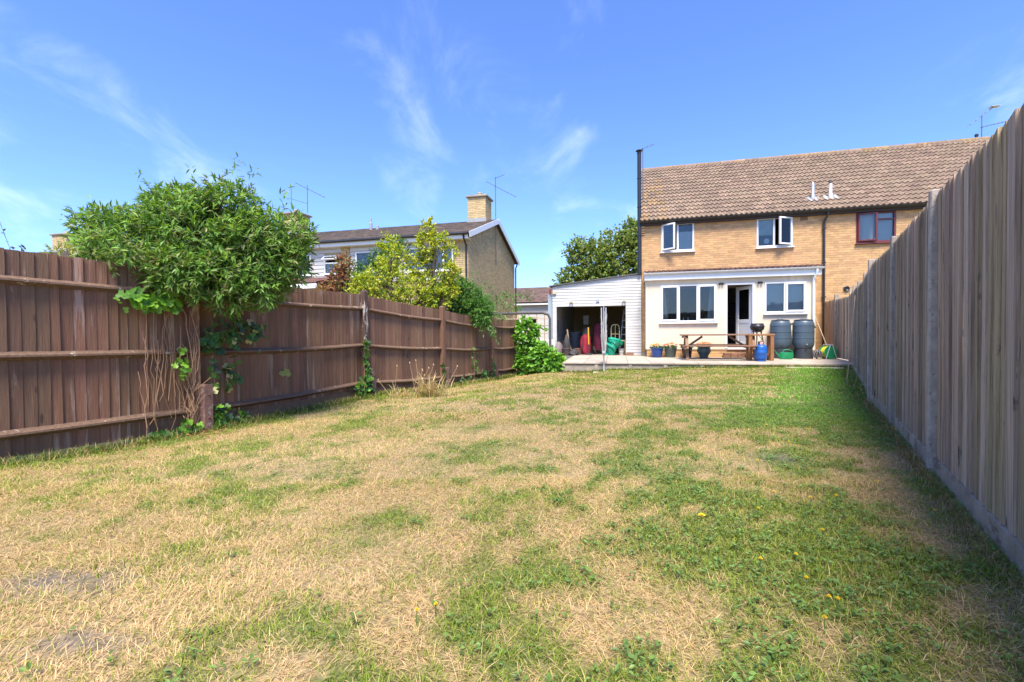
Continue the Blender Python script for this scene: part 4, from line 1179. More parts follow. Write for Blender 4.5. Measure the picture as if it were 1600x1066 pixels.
# ---- things kept in and before the garage
def gl(x, y, z=PZ): return hw(x, y, z)
def blob(prof_pts, seed, amp=0.06, n=22, m=14, folds=False):
    """lumpy soft body: list of (z, rx, ry, cx, cy)"""
    mb = MB(); r_ = random.Random(seed)
    ph = [r_.uniform(0, 6.28) for _ in range(8)]
    ks = [(2, 1.0), (3, 0.8), (5, 0.5), (7, 0.3)]
    if folds: ks = [(2, 0.9), (3, 0.8), (5, 0.8), (8, 0.7), (11, 0.6), (13, 0.4)]
    rings = []
    for k in range(m+1):
        u = k/m*(len(prof_pts)-1); i = min(int(u), len(prof_pts)-2); f = u-i
        a = [lerp(p, q, f) for p, q in zip(prof_pts[i], prof_pts[i+1])]
        rings.append(a)
    vs_ = []
    for k, (z_, rx, ry, cx, cy) in enumerate(rings):
        for j in range(n):
            t = 2*math.pi*j/n
            d = 1+amp*sum(w_*math.sin(q*t+ph[i_]+k*0.5*(i_+1)) for i_, (q, w_) in enumerate(ks))
            vs_.append((cx+rx*d*math.cos(t), cy+ry*d*math.sin(t), z_))
    fs_ = [(k*n+j, k*n+(j+1) % n, (k+1)*n+(j+1) % n, (k+1)*n+j) for k in range(m) for j in range(n)]
    fs_ += [tuple(range(n-1, -1, -1)), tuple(m*n+j for j in range(n))]
    return mb.add(vs_, fs_)
# rotary dryer standing in the lawn edge, folded
bp = Vector((2.50, 12.55, float(ground_z(2.50, 12.55))))
t = thing("rotary_dryer", "folded rotary clothes dryer with grey arms on a pole by the garage", "clothes dryer", bp, -AL)
MB().tube([(0, 0, -0.1), (0, 0, 1.78)], 0.019, 10).build("pole", M_metal, t, True)
MB().tube([(0, 0, -0.05), (0, 0, 0.16)], 0.026, 10).build("ground_socket", M_alum, t, True)
MB().lathe([(0.045, 0.46), (0.052, 0.47), (0.052, 0.53), (0.03, 0.55)], 12).build("hub", M_metal, t, True)
for k in range(4):
    a = math.pi/4+k*math.pi/2
    c_, s_ = math.cos(a), math.sin(a)
    MB().tube([(0.05*c_, 0.05*s_, 0.5), (0.075*c_, 0.075*s_, 1.2), (0.085*c_, 0.085*s_, 1.74)], 0.014, 6).build("arm", M_alum, t, True)
m = MB()
for k in range(26):
    a = random.uniform(0, 6.28); z_ = random.uniform(0.6, 1.3)
    m.tube([(0.085*math.cos(a), 0.085*math.sin(a), z_+0.35), (0.06*math.cos(a+.6), 0.06*math.sin(a+.6), z_-0.05), (0.085*math.cos(a+1.4), 0.085*math.sin(a+1.4), z_+0.3)], 0.0045, 4)
m.build("washing_lines", M_clad, t)
# green tarpaulin
t = blob([(0, .15, .16, -.16, 0), (.14, .17, .16, -.15, 0), (.28, .21, .19, -.10, 0), (.40, .27, .22, -.02, 0), (.50, .31, .22, .04, 0), (.57, .29, .18, .03, 0), (.63, .22, .12, -.04, 0), (.69, .10, .06, -.12, 0), (.71, .03, .02, -.13, 0)], 3, 0.13, 44, 30, True).build("green_tarpaulin", M_tarp, None, True, gl(-0.96, -0.05), -AL); t.scale = (.85, .85, .92)
tag(t, "crumpled green tarpaulin draped over a machine in the garage", "tarpaulin")
# cream sack truck
t = thing("sack_truck", "cream tubular sack truck standing behind the green tarpaulin", "hand truck", gl(-0.95, 0.55), -AL)
MB().tube([(-.15, 0, 0.02), (-.15, .05, .95), (-.13, .06, 1.06), (-.08, .065, 1.11), (.08, .065, 1.11), (.13, .06, 1.06), (.15, .05, .95), (.15, 0, .02)], 0.016, 8).build("frame", M_cream, t, True)
MB().tube([(0, 0.03, .1), (0, .065, 1.11)], 0.012, 6).build("centre_bar", M_cream, t)
for z_ in (0.25, 0.5, 0.76): MB().tube([(-.15, .035, z_), (.15, .035, z_)], 0.012, 6).build("cross_bar", M_cream, t)
MB().box(-.16, .16, -.18, 0.0, 0.005, 0.015).build("toe_plate", M_cream, t)
for x in (-.19, .19): MB().lathe([(.02, -.02), (.09, -.025), (.11, 0), (.09, .025), (.02, .02)], 16).build("wheel", M_dark, t, True).matrix_local = Matrix.Translation((x, .09, .11)) @ Matrix.Rotation(R(90), 4, 'Y')
# ladder leaning on the right
t = thing("stepladder", "aluminium ladder leaning inside the garage opening", "ladder", gl(-0.78, 0.95), -AL)
for x in (-.02, .30): MB().beam((x, 0, 0), (x+0.16, .45, 1.75), 0.025, 0.06).build("stile", M_alum, t)
for k in range(6):
    u = (k+0.7)/6.4
    MB().beam((-.02+.16*u, .45*u, 1.75*u), (.30+.16*u, .45*u, 1.75*u), 0.03, 0.025).build("rung", M_alum, t)
# workbench with bucket
t = thing("workbench", "low wooden bench just inside the garage beside the white boards", "bench", gl(-0.80, 0.25), -AL)
MB().box(-.28, .24, -.12, .3, .50, .54, .004).build("top", M_wood, t)
for x in (-.25, .19):
    for y in (-.1, .26): MB().box(x, x+.04, y-.02, y+.02, 0, .4995).build("leg", M_wood, t)
t = thing("paint_bucket", "small pale bucket under the bench in the garage", "bucket", gl(-0.72, 0.02), -AL)
MB().lathe([(.075, 0), (.095, .22), (.10, .225), (.10, .235), (.09, .23), (.07, .02)], 18).build("pail", pm("pale_bucket", (.5, .46, .42), rough=.5), t, True)
MB().tube([(-.1, 0, .2), (-.07, -.09, .13), (.07, -.09, .13), (.1, 0, .2)], .004, 5).build("handle", M_metal, t)
# red golf bag and a dark trolley with wheels
t = thing("red_bag", "red and black padded bag standing in the garage", "bag", gl(-2.05, 0.55), -AL)
blob([(0, .15, .13, 0, 0), (.1, .19, .16, 0, 0), (.4, .20, .17, 0, 0), (.66, .17, .15, .01, 0), (.74, .1, .09, .02, 0), (.76, .03, .03, .02, 0)], 5, .06).build("body", M_red, t, True)
blob([(.55, .14, .12, .02, .1), (.8, .15, .13, .03, .12), (.98, .13, .11, .04, .12), (1.02, .04, .04, .04, .12)], 6, .07).build("hood", M_dark, t, True)
MB().tube([(-.1, -.17, .15), (-.08, -.21, .4), (-.05, -.16, .68)], .015, 6).build("strap", M_dark, t, True)
t = thing("golf_trolley", "dark folded trolley with crimson cover and wheels in the garage", "trolley", gl(-1.62, 0.9), -AL)
blob([(.15, .16, .14, 0, 0), (.45, .2, .16, 0, 0), (.8, .17, .14, 0, 0), (1.12, .14, .12, .02, 0), (1.2, .05, .05, .02, 0)], 9, .07).build("cover", pm("crimson_cover", (.14, .01, .03), rough=.8), t, True)
for x in (-.1, .26): MB().lathe([(.03, -.02), (.13, -.025), (.155, 0), (.13, .025), (.03, .02)], 18).build("wheel", M_dark, t, True).matrix_local = Matrix.Translation((x, -.18, .156)) @ Matrix.Rotation(R(70), 4, 'Y')
MB().tube([(.1, -.1, .1), (.3, .1, .6), (.34, .16, 1.0), (.2, .2, 1.05)], .014, 6).build("handle_frame", M_black, t, True)
t = thing("garden_spade", "yellow-handled garden tool standing upright in the garage", "spade", gl(-1.90, 0.22), -AL)
MB().tube([(0, 0, .38), (-.02, .06, 1.02)], .024, 8).build("handle", M_yel, t, True)
MB().tube([(0.005, -.03, .02), (0, 0, .38)], .012, 8).build("shaft", M_dark, t)
MB().box(-.11, .12, -.05, -.035, 0, .06, .004).build("blade", M_dark, t)
# clutter on the left: dark sacks, pots, brown timber pieces
def sack(label, loc, sx, sy, sz, seed, mat=M_dark):
    o = blob([(0, .8*sx, .8*sy, 0, 0), (.25*sz, sx, sy, 0, 0), (.6*sz, .85*sx, .85*sy, .05*sx, 0), (.9*sz, .4*sx, .4*sy, .1*sx, 0), (sz, .12*sx, .12*sy, .1*sx, 0)], seed, .12, 18, 10).build("plastic_sack", mat, None, True, loc, -AL+seed)
    tag(o, label, "sack")
sack("squat dark sack lying low at the garage entrance", gl(-2.42, -.25), .24, .17, .24, 12)
sack("tall dark sack leaning by the white garage side wall", gl(-2.72, .1), .15, .14, .78, 13)
sack("grey-brown sack heaped behind the bright climber", gl(-2.95, -.3), .2, .18, .5, 14, pm("mottled_grey_sack", (.12, .1, .1), (.22, .17, .15), 9, rough=.7))
for k, (x, y, h, lean) in enumerate(((-2.60, .3, .95, .12), (-2.53, .22, .72, .2))):
    o = MB().beam((0, 0, 0), (-lean, .12, h), .05, .07, c=.005).build("timber_offcut", M_wood, None, False, gl(x, y), -AL); tag(o, ["longer bare timber offcut leaning among the dark sacks", "shorter bare timber offcut leaning among the dark sacks"][k], "timber")
o = MB().lathe([(.11, 0), (.15, .22), (.165, .225), (.165, .26), (.14, .255), (.1, .03)], 18).build("plant_pot", pm("dusky_plastic_pot", (.09, .06, .055), rough=.6), None, True, gl(-2.66, -.32), 0); tag(o, "empty dusky plant pot among sacks at the garage entrance", "pot")
t = thing("saw", "dark long-handled tool hung on the white garage side wall", "tool", gl(-3.115, .75, 1.0), -AL)
MB().box(-.02, .0, -.05, .05, -.15, .35, .006).build("blade", M_dark, t); MB().box(-.025, .005, -.03, .03, .351, .5, .006).build("grip", M_black, t)
o = MB().box(-.13, .13, -.05, .05, 0, .1, .006).build("loose_brick", M_brickred, None, False, gl(-.42, -.13), -AL); tag(o, "loose red brick on the paving at the white garage boards", "brick")

CL = [("stack of black plastic plant pots by the garage side wall", -2.86, .45, .13, .5, (.03, .03, .03)), ("brown clay pot behind the squat dark sack", -2.32, .25, .12, .24, (.22, .09, .05)),
      ("small white tub beside the red bag in the garage", -2.28, .62, .10, .2, (.5, .48, .45)), ("dark bin at the back of the garage behind the trolley", -1.35, 1.6, .22, .75, (.03, .04, .05)), ("grey drum at the back of the garage", -2.6, 1.9, .24, .85, (.16, .16, .17))]
for lb, x, y, r_, h, c in CL:
    o = MB().lathe([(r_*.8, 0), (r_*.85, .01), (r_*.97, h*.9), (r_*1.05, h*.91), (r_*1.05, h), (r_*.9, h*.99), (r_*.85, h*.9)], 18).build("storage_tub", pm("tub_"+str(int(1000*sum(c)+100*x)), c, rough=.6), None, True, gl(x, y), 0)
    tag(o, lb, "tub")
for k, (lb, x, y, w_, h, c) in enumerate((("brown cardboard box on the garage floor behind the spade", -1.75, 1.5, .45, .4, (.3, .2, .11)), ("dark wooden crate deep inside the garage", -2.2, 2.3, .6, .5, (.12, .08, .05)))):
    t = thing("storage_box", lb, "box", gl(x, y), -AL+.2*k)
    MB().box(-w_/2, w_/2, -w_/3, w_/3, 0, h, .008).build("body", pm("box_card_%d" % k, c, rough=.85), t)
    MB().box(-w_/2-.004, w_/2+.004, -.02, .02, h+.001, h+.006).build("tape", M_wood, t)

# ------------------------------------------------------------------ things on the patio
def plain_copy(o): return o
# picnic table: long weathered top, bench planks, splayed legs with diagonal braces
T0 = hw(1.05, -2.62, PZ)
t = thing("picnic_table", "long weathered wooden picnic table with attached bench on the patio", "picnic table", T0, -AL-0.03)
TL = 1.98
for k in range(4): MB().box(0, TL, 0.02+k*0.165, 0.02+k*0.165+0.155, 0.715, 0.755, 0.005).build("top_plank", M_table, t)
for y in (-0.42, -0.27, 0.82, 0.97): MB().box(0.02, TL-0.02, y, y+0.135, 0.405, 0.44, 0.005).build("bench_plank", M_table, t)
for x in (0.06, TL-0.14):
    MB().box(x, x+0.07, -0.40, 1.08, 0.335, 0.404, 0.004).build("cross_bearer", M_table, t)
    MB().box(x, x+0.07, 0.04, 0.66, 0.645, 0.714, 0.004).build("cross_bearer", M_table, t)
    MB().beam((x+0.105, -0.22, 0), (x+0.105, 0.14, 0.70), 0.068, 0.085, (1, 0, 0), 0.004).build("leg", M_table, t)
    MB().beam((x+0.105, 0.90, 0), (x+0.105, 0.54, 0.70), 0.068, 0.085, (1, 0, 0), 0.004).build("leg", M_table, t)
MB().beam((0.22, 0.33, 0.40), (0.62, 0.33, 0.69), 0.06, 0.06, c=0.004).build("brace", M_table, t)
MB().beam((TL-0.22, 0.33, 0.40), (TL-0.62, 0.33, 0.69), 0.06, 0.06, c=0.004).build("brace", M_table, t)
# sturdy red-brown side table
t = thing("side_table", "orange-brown sturdy wooden side table at the end of the picnic table", "table", hw(2.86, -2.70, PZ), -AL-0.03)
for k in range(3): MB().box(-0.02, 0.66, k*0.15, k*0.15+0.143, 0.705, 0.755, 0.005).build("top_plank", M_tabler, t)
for x in (0.0, 0.55):
    for y in (0.01, 0.34): MB().box(x, x+0.09, y, y+0.09, 0, 0.704, 0.005).build("leg", M_tabler, t)
MB().box(0.2, 0.62, 0.12, 0.30, 0.16, 0.20, 0.005).build("shelf", M_tabler, t)
# blue gas bottle
t = thing("gas_bottle", "blue gas bottle with collar standing before the side table", "gas bottle", hw(3.11, -2.92, PZ), -AL)
MB().lathe([(.125, 0), (.132, .01), (.132, .035), (.125, .05), (.150, .07), (.157, .10), (.157, .235), (.160, .24), (.160, .25), (.157, .255), (.157, .37), (.148, .41), (.12, .445), (.07, .462), (.02, .466)], 28).build("cylinder", M_gas, t, True)
MB().lathe([(.03, .462), (.03, .48), (.02, .5), (.02, .53), (.0, .53)], 12).build("valve", M_metal, t, True)
m = MB()
for k in range(14):
    a0, a1 = R(20+k*20), R(20+(k+1)*20)
    p = [(.072*math.cos(a), .072*math.sin(a)) for a in (a0, a1)]; q = [(.064*math.cos(a), .064*math.sin(a)) for a in (a0, a1)]
    m.add([(p[0][0], p[0][1], .45), (p[1][0], p[1][1], .45), (p[1][0], p[1][1], .55), (p[0][0], p[0][1], .55), (q[0][0], q[0][1], .45), (q[1][0], q[1][1], .45), (q[1][0], q[1][1], .55), (q[0][0], q[0][1], .55)], [(0, 1, 2, 3), (7, 6, 5, 4), (3, 2, 6, 7), (0, 4, 5, 1)])
m.build("collar", pm("navy_collar", (.02, .05, .14), rough=.5), t)
MB().box(-.04, .04, -.078, -.073, .465, .54).build("label_plate", pm("label_plate", (.7, .55, .5), (.5, .12, .1), 22, rough=.5), t)
MB().tube([(0, 0, .53), (.03, .05, .62), (-.02, .25, .75), (-.06, .5, .85)], .009, 6).build("gas_hose", M_dark, t, True)
# black gas cooker on splayed legs
t = thing("barbecue", "small black round barbecue on three splayed legs behind the side table", "barbecue", hw(3.30, -1.75, PZ), -AL)
MB().lathe([(.10, .84), (.16, .86), (.185, .90), (.19, .94), (.195, .95), (.195, .985), (.185, 1.0), (.17, 1.05), (.165, 1.065), (.0, 1.07)], 26).build("bowl", M_black, t, True)
MB().lathe([(.135, .80), (.14, .84), (.10, .845), (.10, .80)], 22).build("burner_ring", M_dark, t, True)
for k in range(3):
    a = R(200+k*120); MB().tube([(.10*math.cos(a), .10*math.sin(a), .86), (.17*math.cos(a), .17*math.sin(a), .55), (.23*math.cos(a), .23*math.sin(a), 0)], [.022, .017, .012], 8).build("leg", M_black, t, True)
# water butts on stands
def butt(label, loc, tap):
    t = thing("water_butt", label, "water butt", loc, -AL, "water butts by the back wall")
    MB().lathe([(.245, 0), (.255, .01), (.235, .30), (.225, .305), (.22, .30)], 28).build("stand", pm("stand_plastic", (.035, .042, .05), rough=.5), t, True)
    MB().lathe([(.22, .306), (.25, .34), (.28, .42), (.288, .50), (.285, .602), (.292, .606), (.292, .622), (.285, .626), (.287, .795), (.294, .799), (.294, .815), (.287, .819), (.283, .98), (.289, .984), (.289, .998), (.282, 1.002), (.272, 1.07), (.25, 1.12), (.235, 1.135), (.23, 1.13)], 36).build("barrel", M_butt, t, True)
    MB().lathe([(.245, 1.131), (.25, 1.15), (.235, 1.165), (.11, 1.18), (.08, 1.195), (.0, 1.197)], 30).build("lid", pm("lid_plastic", (.03, .045, .055), rough=.45), t, True)
    if tap:
        MB().tube([(0, -.26, .40), (0, -.32, .40), (0, -.325, .36)], .018, 8).build("tap", M_black, t, True)
        MB().tube([(0, -.30, .40), (0, -.30, .45)], .014, 8).build("tap_lever", M_lamp, t, True)
    return t
b1 = butt("slate-green ribbed water butt on a stand, partly behind the side table", hw(4.03, -1.36, PZ), False)
b2 = butt("slate-green ribbed water butt with a tap, nearest the white downpipe", hw(4.64, -1.42, PZ), True)
MB().tube([(.27, 0, 1.03), (.34, .02, 1.05), (.40, .03, 1.02)], .028, 8).build("link_hose", M_black, b1, True)
MB().tube([(.27, .05, 1.04), (.36, .25, .98), (.42, .33, .93)], .024, 8).build("diverter_hose", M_black, b2, True)
# green watering can
t = thing("watering_can", "bright green plastic watering can on the patio between the water butts", "watering can", hw(4.02, -1.95, PZ), -AL)
MB().lathe([(.13, 0), (.14, .01), (.138, .18), (.13, .20), (.10, .205)], 24, sx=1.25, sy=.8).build("body", M_can, t, True)
MB().tube([(-.14, 0, .06), (-.22, 0, .14), (-.29, 0, .24)], [.03, .02, .015], 8).build("spout", M_can, t, True)
MB().tube([(-.09, 0, .2), (-.06, 0, .27), (.05, 0, .29), (.16, 0, .24), (.19, 0, .12), (.165, 0, .05)], .016, 8).build("handle", M_can, t, True)
MB().lathe([(.03, 0), (.045, .02), (.0, .03)], 10, (-.3, 0, .245)).build("rose", M_can, t, True)
# hose reel, cable coil, broom pole
t = thing("hose_reel", "yellow hose wound on a green reel with grey frame by the grey fence", "hose reel", hw(5.22, -1.62, PZ), -AL+0.25)
m = MB()
for k in range(7):
    y = -.09+k*.03; rr = .15+.008*math.sin(k*2.1)
    m.tube([(rr*math.cos(a), y, .20+rr*math.sin(a)) for a in np.linspace(0, 2*math.pi, 25)], .016, 6, False)
    if k < 6: m.tube([(.125*math.cos(a), y+.015, .20+.125*math.sin(a)) for a in np.linspace(0, 2*math.pi, 21)], .016, 6, False)
m.build("hose", M_hose, t, True)
for y in (-.125, .125): MB().lathe([(.0, -.006), (.19, -.006), (.195, 0), (.19, .006), (0, .006)], 24).build("reel_flange", M_can, t, True).matrix_local = Matrix.Translation((0, y, .20)) @ Matrix.Rotation(R(90), 4, 'X')
for y in (-.15, .15):
    MB().tube([(-.16, y, 0), (-.03, y, .42), (.03, y, .42), (.16, y, 0)], .011, 6).build("frame", M_alum, t)
MB().tube([(-.03, -.15, .42), (-.03, .15, .42)], .012, 6).build("carry_bar", M_alum, t)
t = thing("cable_coil", "coil of grey cable heaped beside the hose reel", "cable", hw(4.92, -1.72, PZ), 0)
m = MB()
for k in range(7):
    a0 = k*.8; rr = random.uniform(.08, .12); tl = R(60+random.uniform(-20, 20))
    m.tube([(rr*math.cos(a)*math.cos(a0), rr*math.cos(a)*math.sin(a0), .14+rr*1.1*math.sin(a)) for a in np.linspace(0, 2*math.pi, 20)], .013, 5, False)
m.build("loops", pm("grey_cable", (.16, .15, .17), (.08, .08, .09), 9, rough=.6), t, True)
MB().lathe([(.04, 0), (.05, .02), (.03, .05)], 10, (0, -.05, 0)).build("plug", M_wood, t)
t = thing("broom", "broom with a long pale wooden handle leaning on the grey fence end panel", "broom", hw(5.36, -1.25, PZ), -AL)
MB().tube([(.06, -.05, .06), (-.24, .45, 1.38)], .014, 8).build("handle", pm("pale_handle_wood", (.55, .42, .3), rough=.6), t, True)
MB().box(-.06, .20, -.08, -.03, .05, .09, .006).build("head", M_wood, t); MB().box(-.055, .195, -.075, -.035, 0, .0495).build("bristles", M_dark, t)
# flower pots
def flower_pot(label, loc, prof, mat, nfl, cols, spread, h):
    t = thing("flower_pot", label, "flower pot", loc, random.uniform(0, 6), "flower pots along the cream wall")
    MB().lathe(prof, 26).build("pot", mat, t, True)
    rt = prof[-1][0]; zt = max(p[1] for p in prof)
    MB().lathe([(rt*.97, zt-.05), (rt*.9, zt-.025), (0, zt-.02)], 18).build("soil", M_soil, t)
    n = 160
    th = rng.uniform(0, 6.28, n); rr = np.sqrt(rng.random(n))*spread
    B = np.stack([rr*np.cos(th), rr*np.sin(th), zt-.03+rng.random(n)*h*.75*(1-(rr/spread)**2*.6)], 1)
    D = np.stack([np.cos(th), np.sin(th), rng.uniform(.1, 1.2, n)], 1)
    C = np.array([.05, .13, .02])*rng.uniform(.6, 1.4, (n, 1))
    V_, T_, C_ = leaf_arrays(B, D, np.tile([0, 0, 1.], (n, 1))+rng.normal(0, .3, (n, 3)), rng.uniform(.04, .08, n), 'oval', C)
    link("leaves", np_mesh("leaves", V_, T_, LEAF, C_), t)
    n = nfl
    th = rng.uniform(0, 6.28, n); rr = np.sqrt(rng.random(n))*spread*1.05
    B = np.stack([rr*np.cos(th), rr*np.sin(th), zt+.01+h*(1-(rr/spread)**2*.45)*rng.uniform(.7, 1.1, n)], 1)
    ci = (rng.random(n)*len(cols)).astype(int); fc = np.array(cols)[ci]
    Vs_ = []
    for k in range(5):
        a = k*1.2566+rng.random(n)
        D = np.stack([np.cos(a), np.sin(a), rng.uniform(.1, .7, n)], 1)
        Vs_.append(leaf_arrays(B, D, np.tile([0, -0.4, 1.], (n, 1)), np.full(n, .035)*rng.uniform(.8, 1.2, n), 'round', fc*rng.uniform(.8, 1.15, (n, 1))))
    V_, T_, C_ = join(Vs_)
    link("blossoms", np_mesh("blossoms", V_, T_, LEAF, C_), t)
YO = [(.85, .50, .02), (.88, .60, .05), (.80, .30, .02), (.9, .68, .12)]
OR = [(.75, .13, .015), (.80, .22, .02), (.70, .09, .02), (.88, .55, .05)]
tp = [(.13, 0), (.15, .05), (.19, .25), (.205, .31), (.22, .315), (.22, .345), (.20, .345)]
flower_pot("blue glazed pot of yellow and orange flowers", hw(.44, -1.30, PZ), [(.13, 0), (.145, .02), (.185, .24), (.19, .27), (.215, .29), (.215, .315), (.19, .315)], M_potb, 44, YO, .22, .12)
flower_pot("dark grey-green pot of orange and red flowers", hw(.86, -1.30, PZ), [(.135, 0), (.15, .02), (.18, .26), (.195, .28), (.195, .33), (.175, .33)], M_potg, 44, OR, .2, .13)
flower_pot("navy pot with pale spots, behind the picnic table leg", hw(1.36, -1.30, PZ), [(.12, 0), (.13, .02), (.16, .28), (.165, .31), (.165, .33), (.145, .33)], M_potn, 26, YO, .17, .1)
flower_pot("rounded grey-blue glazed pot with orange and yellow flowers", hw(1.85, -1.42, PZ), [(.12, 0), (.135, .03), (.125, .06), (.17, .13), (.205, .21), (.205, .27), (.18, .32), (.2, .345), (.2, .365), (.17, .36)], M_potc, 50, OR+YO, .22, .12)

# ------------------------------------------------------------------ neighbouring terrace on the left
TO = Vector((-1.63, 16.5, 0))
def tw_(x, y, z=0.0): return TO+HU*x+HN*y+Vector((0, 0, z))
TE, TR, TY = 4.62, 5.92, 3.7
TP = math.atan2(TR-TE, TY); TS = math.hypot(TR-TE, TY)+0.02
def flat_roof(parent, x0, x1, flip=False):
    rf = MB().box(0, x1-x0, 0, TS, -0.12, -0.02).build("roof", M_dark, parent)
    if not flip: rf.location = (x0, -0.02, TE); rf.rotation_euler = (TP, 0, 0)
    else: rf.location = (x1, 2*TY+0.02, TE); rf.rotation_euler = (TP, 0, math.pi)
    mb = MB(); rows = 13; l = TS/rows; w = 0.33; n = int((x1-x0)/w); w = (x1-x0)/n
    for r in range(rows):
        sh = (r % 2)*w/2
        for c in range(n+1):
            a, b = max(0, c*w-sh+0.002), min(x1-x0, (c+1)*w-sh-0.002)
            if b-a < 0.02: continue
            e = random.uniform(0, 0.006)
            mb.add([(a, r*l-0.02, -0.016), (b, r*l-0.02, -0.016), (b, r*l-0.02, 0.022+e), (a, r*l-0.02, 0.022+e), (a, r*l+l+0.02, 0.0+e), (b, r*l+l+0.02, 0.0+e)], [(0, 1, 2, 3), (3, 2, 5, 4)])
    stuff(mb.build("roof_tiles", M_ltile, rf))
    return rf
def terrace(label, x0, x1, wins, gable):
    h = thing("terraced_house", label, "house", TO, -AL, "houses of the left-hand terrace")
    ops = [w_[:4] for w_ in wins]
    zb = -0.35
    wall_boxes(MB(), x0, x1, 0.30, 0.45, zb, TE-0.02, ops).build("wall", M_lmort, h)
    MB().box(x0+0.01, x1-0.3, 6.95, 7.1, zb, TE-0.02).build("rear_wall", M_lmort, h)
    # cladding boards of the upper storey between brick piers
    pl, prr = x0+0.02, x1-0.38 if not gable else x1-0.55
    z = 3.02
    while z < 4.44:
        zt = z+0.145
        spans = [(pl, prr)]
        for o in ops:
            if zt > o[2] and z < o[3]:
                ns = []
                for p, q in spans:
                    if q <= o[0] or p >= o[1]: ns.append((p, q)); continue
                    if p < o[0]: ns.append((p, o[0]))
                    if q > o[1]: ns.append((o[1], q))
                spans = ns
        for p, q in spans:
            if q-p > 0.03:
                MB().add([(p, 0.262, z), (q, 0.262, z), (q, 0.278, zt-0.004), (p, 0.278, zt-0.004), (p, 0.298, z), (q, 0.298, z), (q, 0.298, zt-0.004), (p, 0.298, zt-0.004)],
                         [(0, 1, 2, 3), (7, 6, 5, 4), (0, 4, 5, 1), (1, 5, 6, 2), (2, 6, 7, 3), (3, 7, 4, 0)]).build("cladding_board", M_clad, h)
        z += 0.15
    bb = MB(); bricks(bb, prr+0.004, x1, 0.262, 2.4, 4.45, [])
    bricks(bb, pl, prr, 0.285, 1.4, 3.0, [])
    stuff(bb.build("brick_pier", M_lbrick, h))
    MB().box(x0, x1+(0.1 if gable else 0), 0.0, 0.30, TE-0.20, TE-0.18).build("soffit", M_white, h)
    MB().box(x0, x1+(0.1 if gable else 0), -0.03, -0.004, TE-0.21, TE-0.03).build("fascia", M_white, h)
    MB().tube([(x0, -0.09, TE-0.035), (x1+(0.12 if gable else 0), -0.09, TE-0.035)], 0.055, 10).build("gutter", M_black, h, True)
    flat_roof(h, x0, x1+(0.16 if gable else 0)); flat_roof(h, x0, x1+(0.16 if gable else 0), True)
    for w_ in wins:
        a, b, c, d, mull, kind = w_
        if kind == 'top':
            fr = frame_boxes(MB(), a+.004, b-.004, .23, .33, c+.004, d-.004, .05, .005, .06)
            fr.box(a+.05, b-.05, .235, .325, d-.33, d-.28)
            wo = fr.build("window", M_white, h); pane(a+.045, b-.045, .28, c+.05, d-.325, wo)
            sash(a+.04, b-.04, d-.29, d-.04, 't', 52, .22, M_white, wo, .035)
        else:
            wo = win2(h, a, b, c, d, mull, M_white, 'fix', 'fix', depth=.27)
        room(a, b, .46, 2.0, c, d, h)
        if kind == 'blind': MB().box(a+.06, b-.06, .40, .41, c+.06, d-.06).build("blind", M_curt, wo)
    return h
t1 = terrace("end-of-terrace house with yellow brick gable and white cladding behind the golden shrub", -4.88, 0, [(-4.60, -3.2, 3.38, 4.2, -3.9, ''), (-2.55, -.56, 3.32, 4.22, -.95, 'blind')], True)
t2 = terrace("middle terraced house with white cladding and tilted-open top window by the big bush", -9.90, -4.88, [(-8.5, -6.60, 3.36, 4.2, -7.27, ''), (-6.02, -5.30, 3.36, 4.12, 0, 'top')], False)
t3 = terrace("far terraced house whose roof shows past the left of the big bush", -30.0, -9.90, [(-14, -12, 3.36, 4.2, -13, '')], False)
# gable of the end house
zb = -0.35
g = MB(); a, b = -0.16, -0.008
vs_ = [(a, .452, zb), (a, 7.1, zb), (a, 7.1, TE-.05), (a, TY, TR-.06), (a, .452, TE-.05)]
g.add(vs_+[(b, y, z) for _, y, z in vs_], [(0, 1, 2, 3, 4), (9, 8, 7, 6, 5)]+[(i, i+5, (i+1) % 5+5, (i+1) % 5) for i in range(5)])
g.build("gable_wall", M_lmort, t1)
Mg = Matrix(((0, -1, 0, 0), (1, 0, 0, 0), (0, 0, 1, 0), (0, 0, 0, 1)))
bb = MB(); z = 0.9; r = 0
while z < TR-0.12:
    y0, y1 = .266, 7.1
    if z > TE-.1:
        f = (z-(TE-.1))/(TR-TE); y0, y1 = lerp(.3, TY, f), lerp(7.1, TY, f)
    if y1-y0 > .3: bricks(bb, y0-(0 if r % 2 else 0.0), y1, 0.0, z, z+.076, [], M=Mg) if r % 2 else bricks(bb, y0+.11, y1, 0.0, z, z+.076, [], M=Mg)
    z += .075; r += 1
stuff(bb.build("gable_brickwork", M_lbrick, t1))
for s in (0, 1):
    m = MB()
    ya, yb = (-.06, TY) if s == 0 else (2*TY+.06, TY)
    m.beam((.178, ya, TE-.085), (.178, yb, TR-.07), .03, .20).build("barge_board", M_white, t1)
MB().tube([(-.06, -.09, TE-.06), (-.06, -.02, TE-.2), (-.06, .2, TE-.4), (-.06, .21, zb)], .035, 8).build("downpipe", M_black, t1, True)
MB().tube([(.06, 7.45, TE-.06), (.06, 7.42, TE-.15), (.05, 7.17, TE-.35), (.05, 7.16, zb)], .035, 8).build("downpipe", M_black, t1, True)
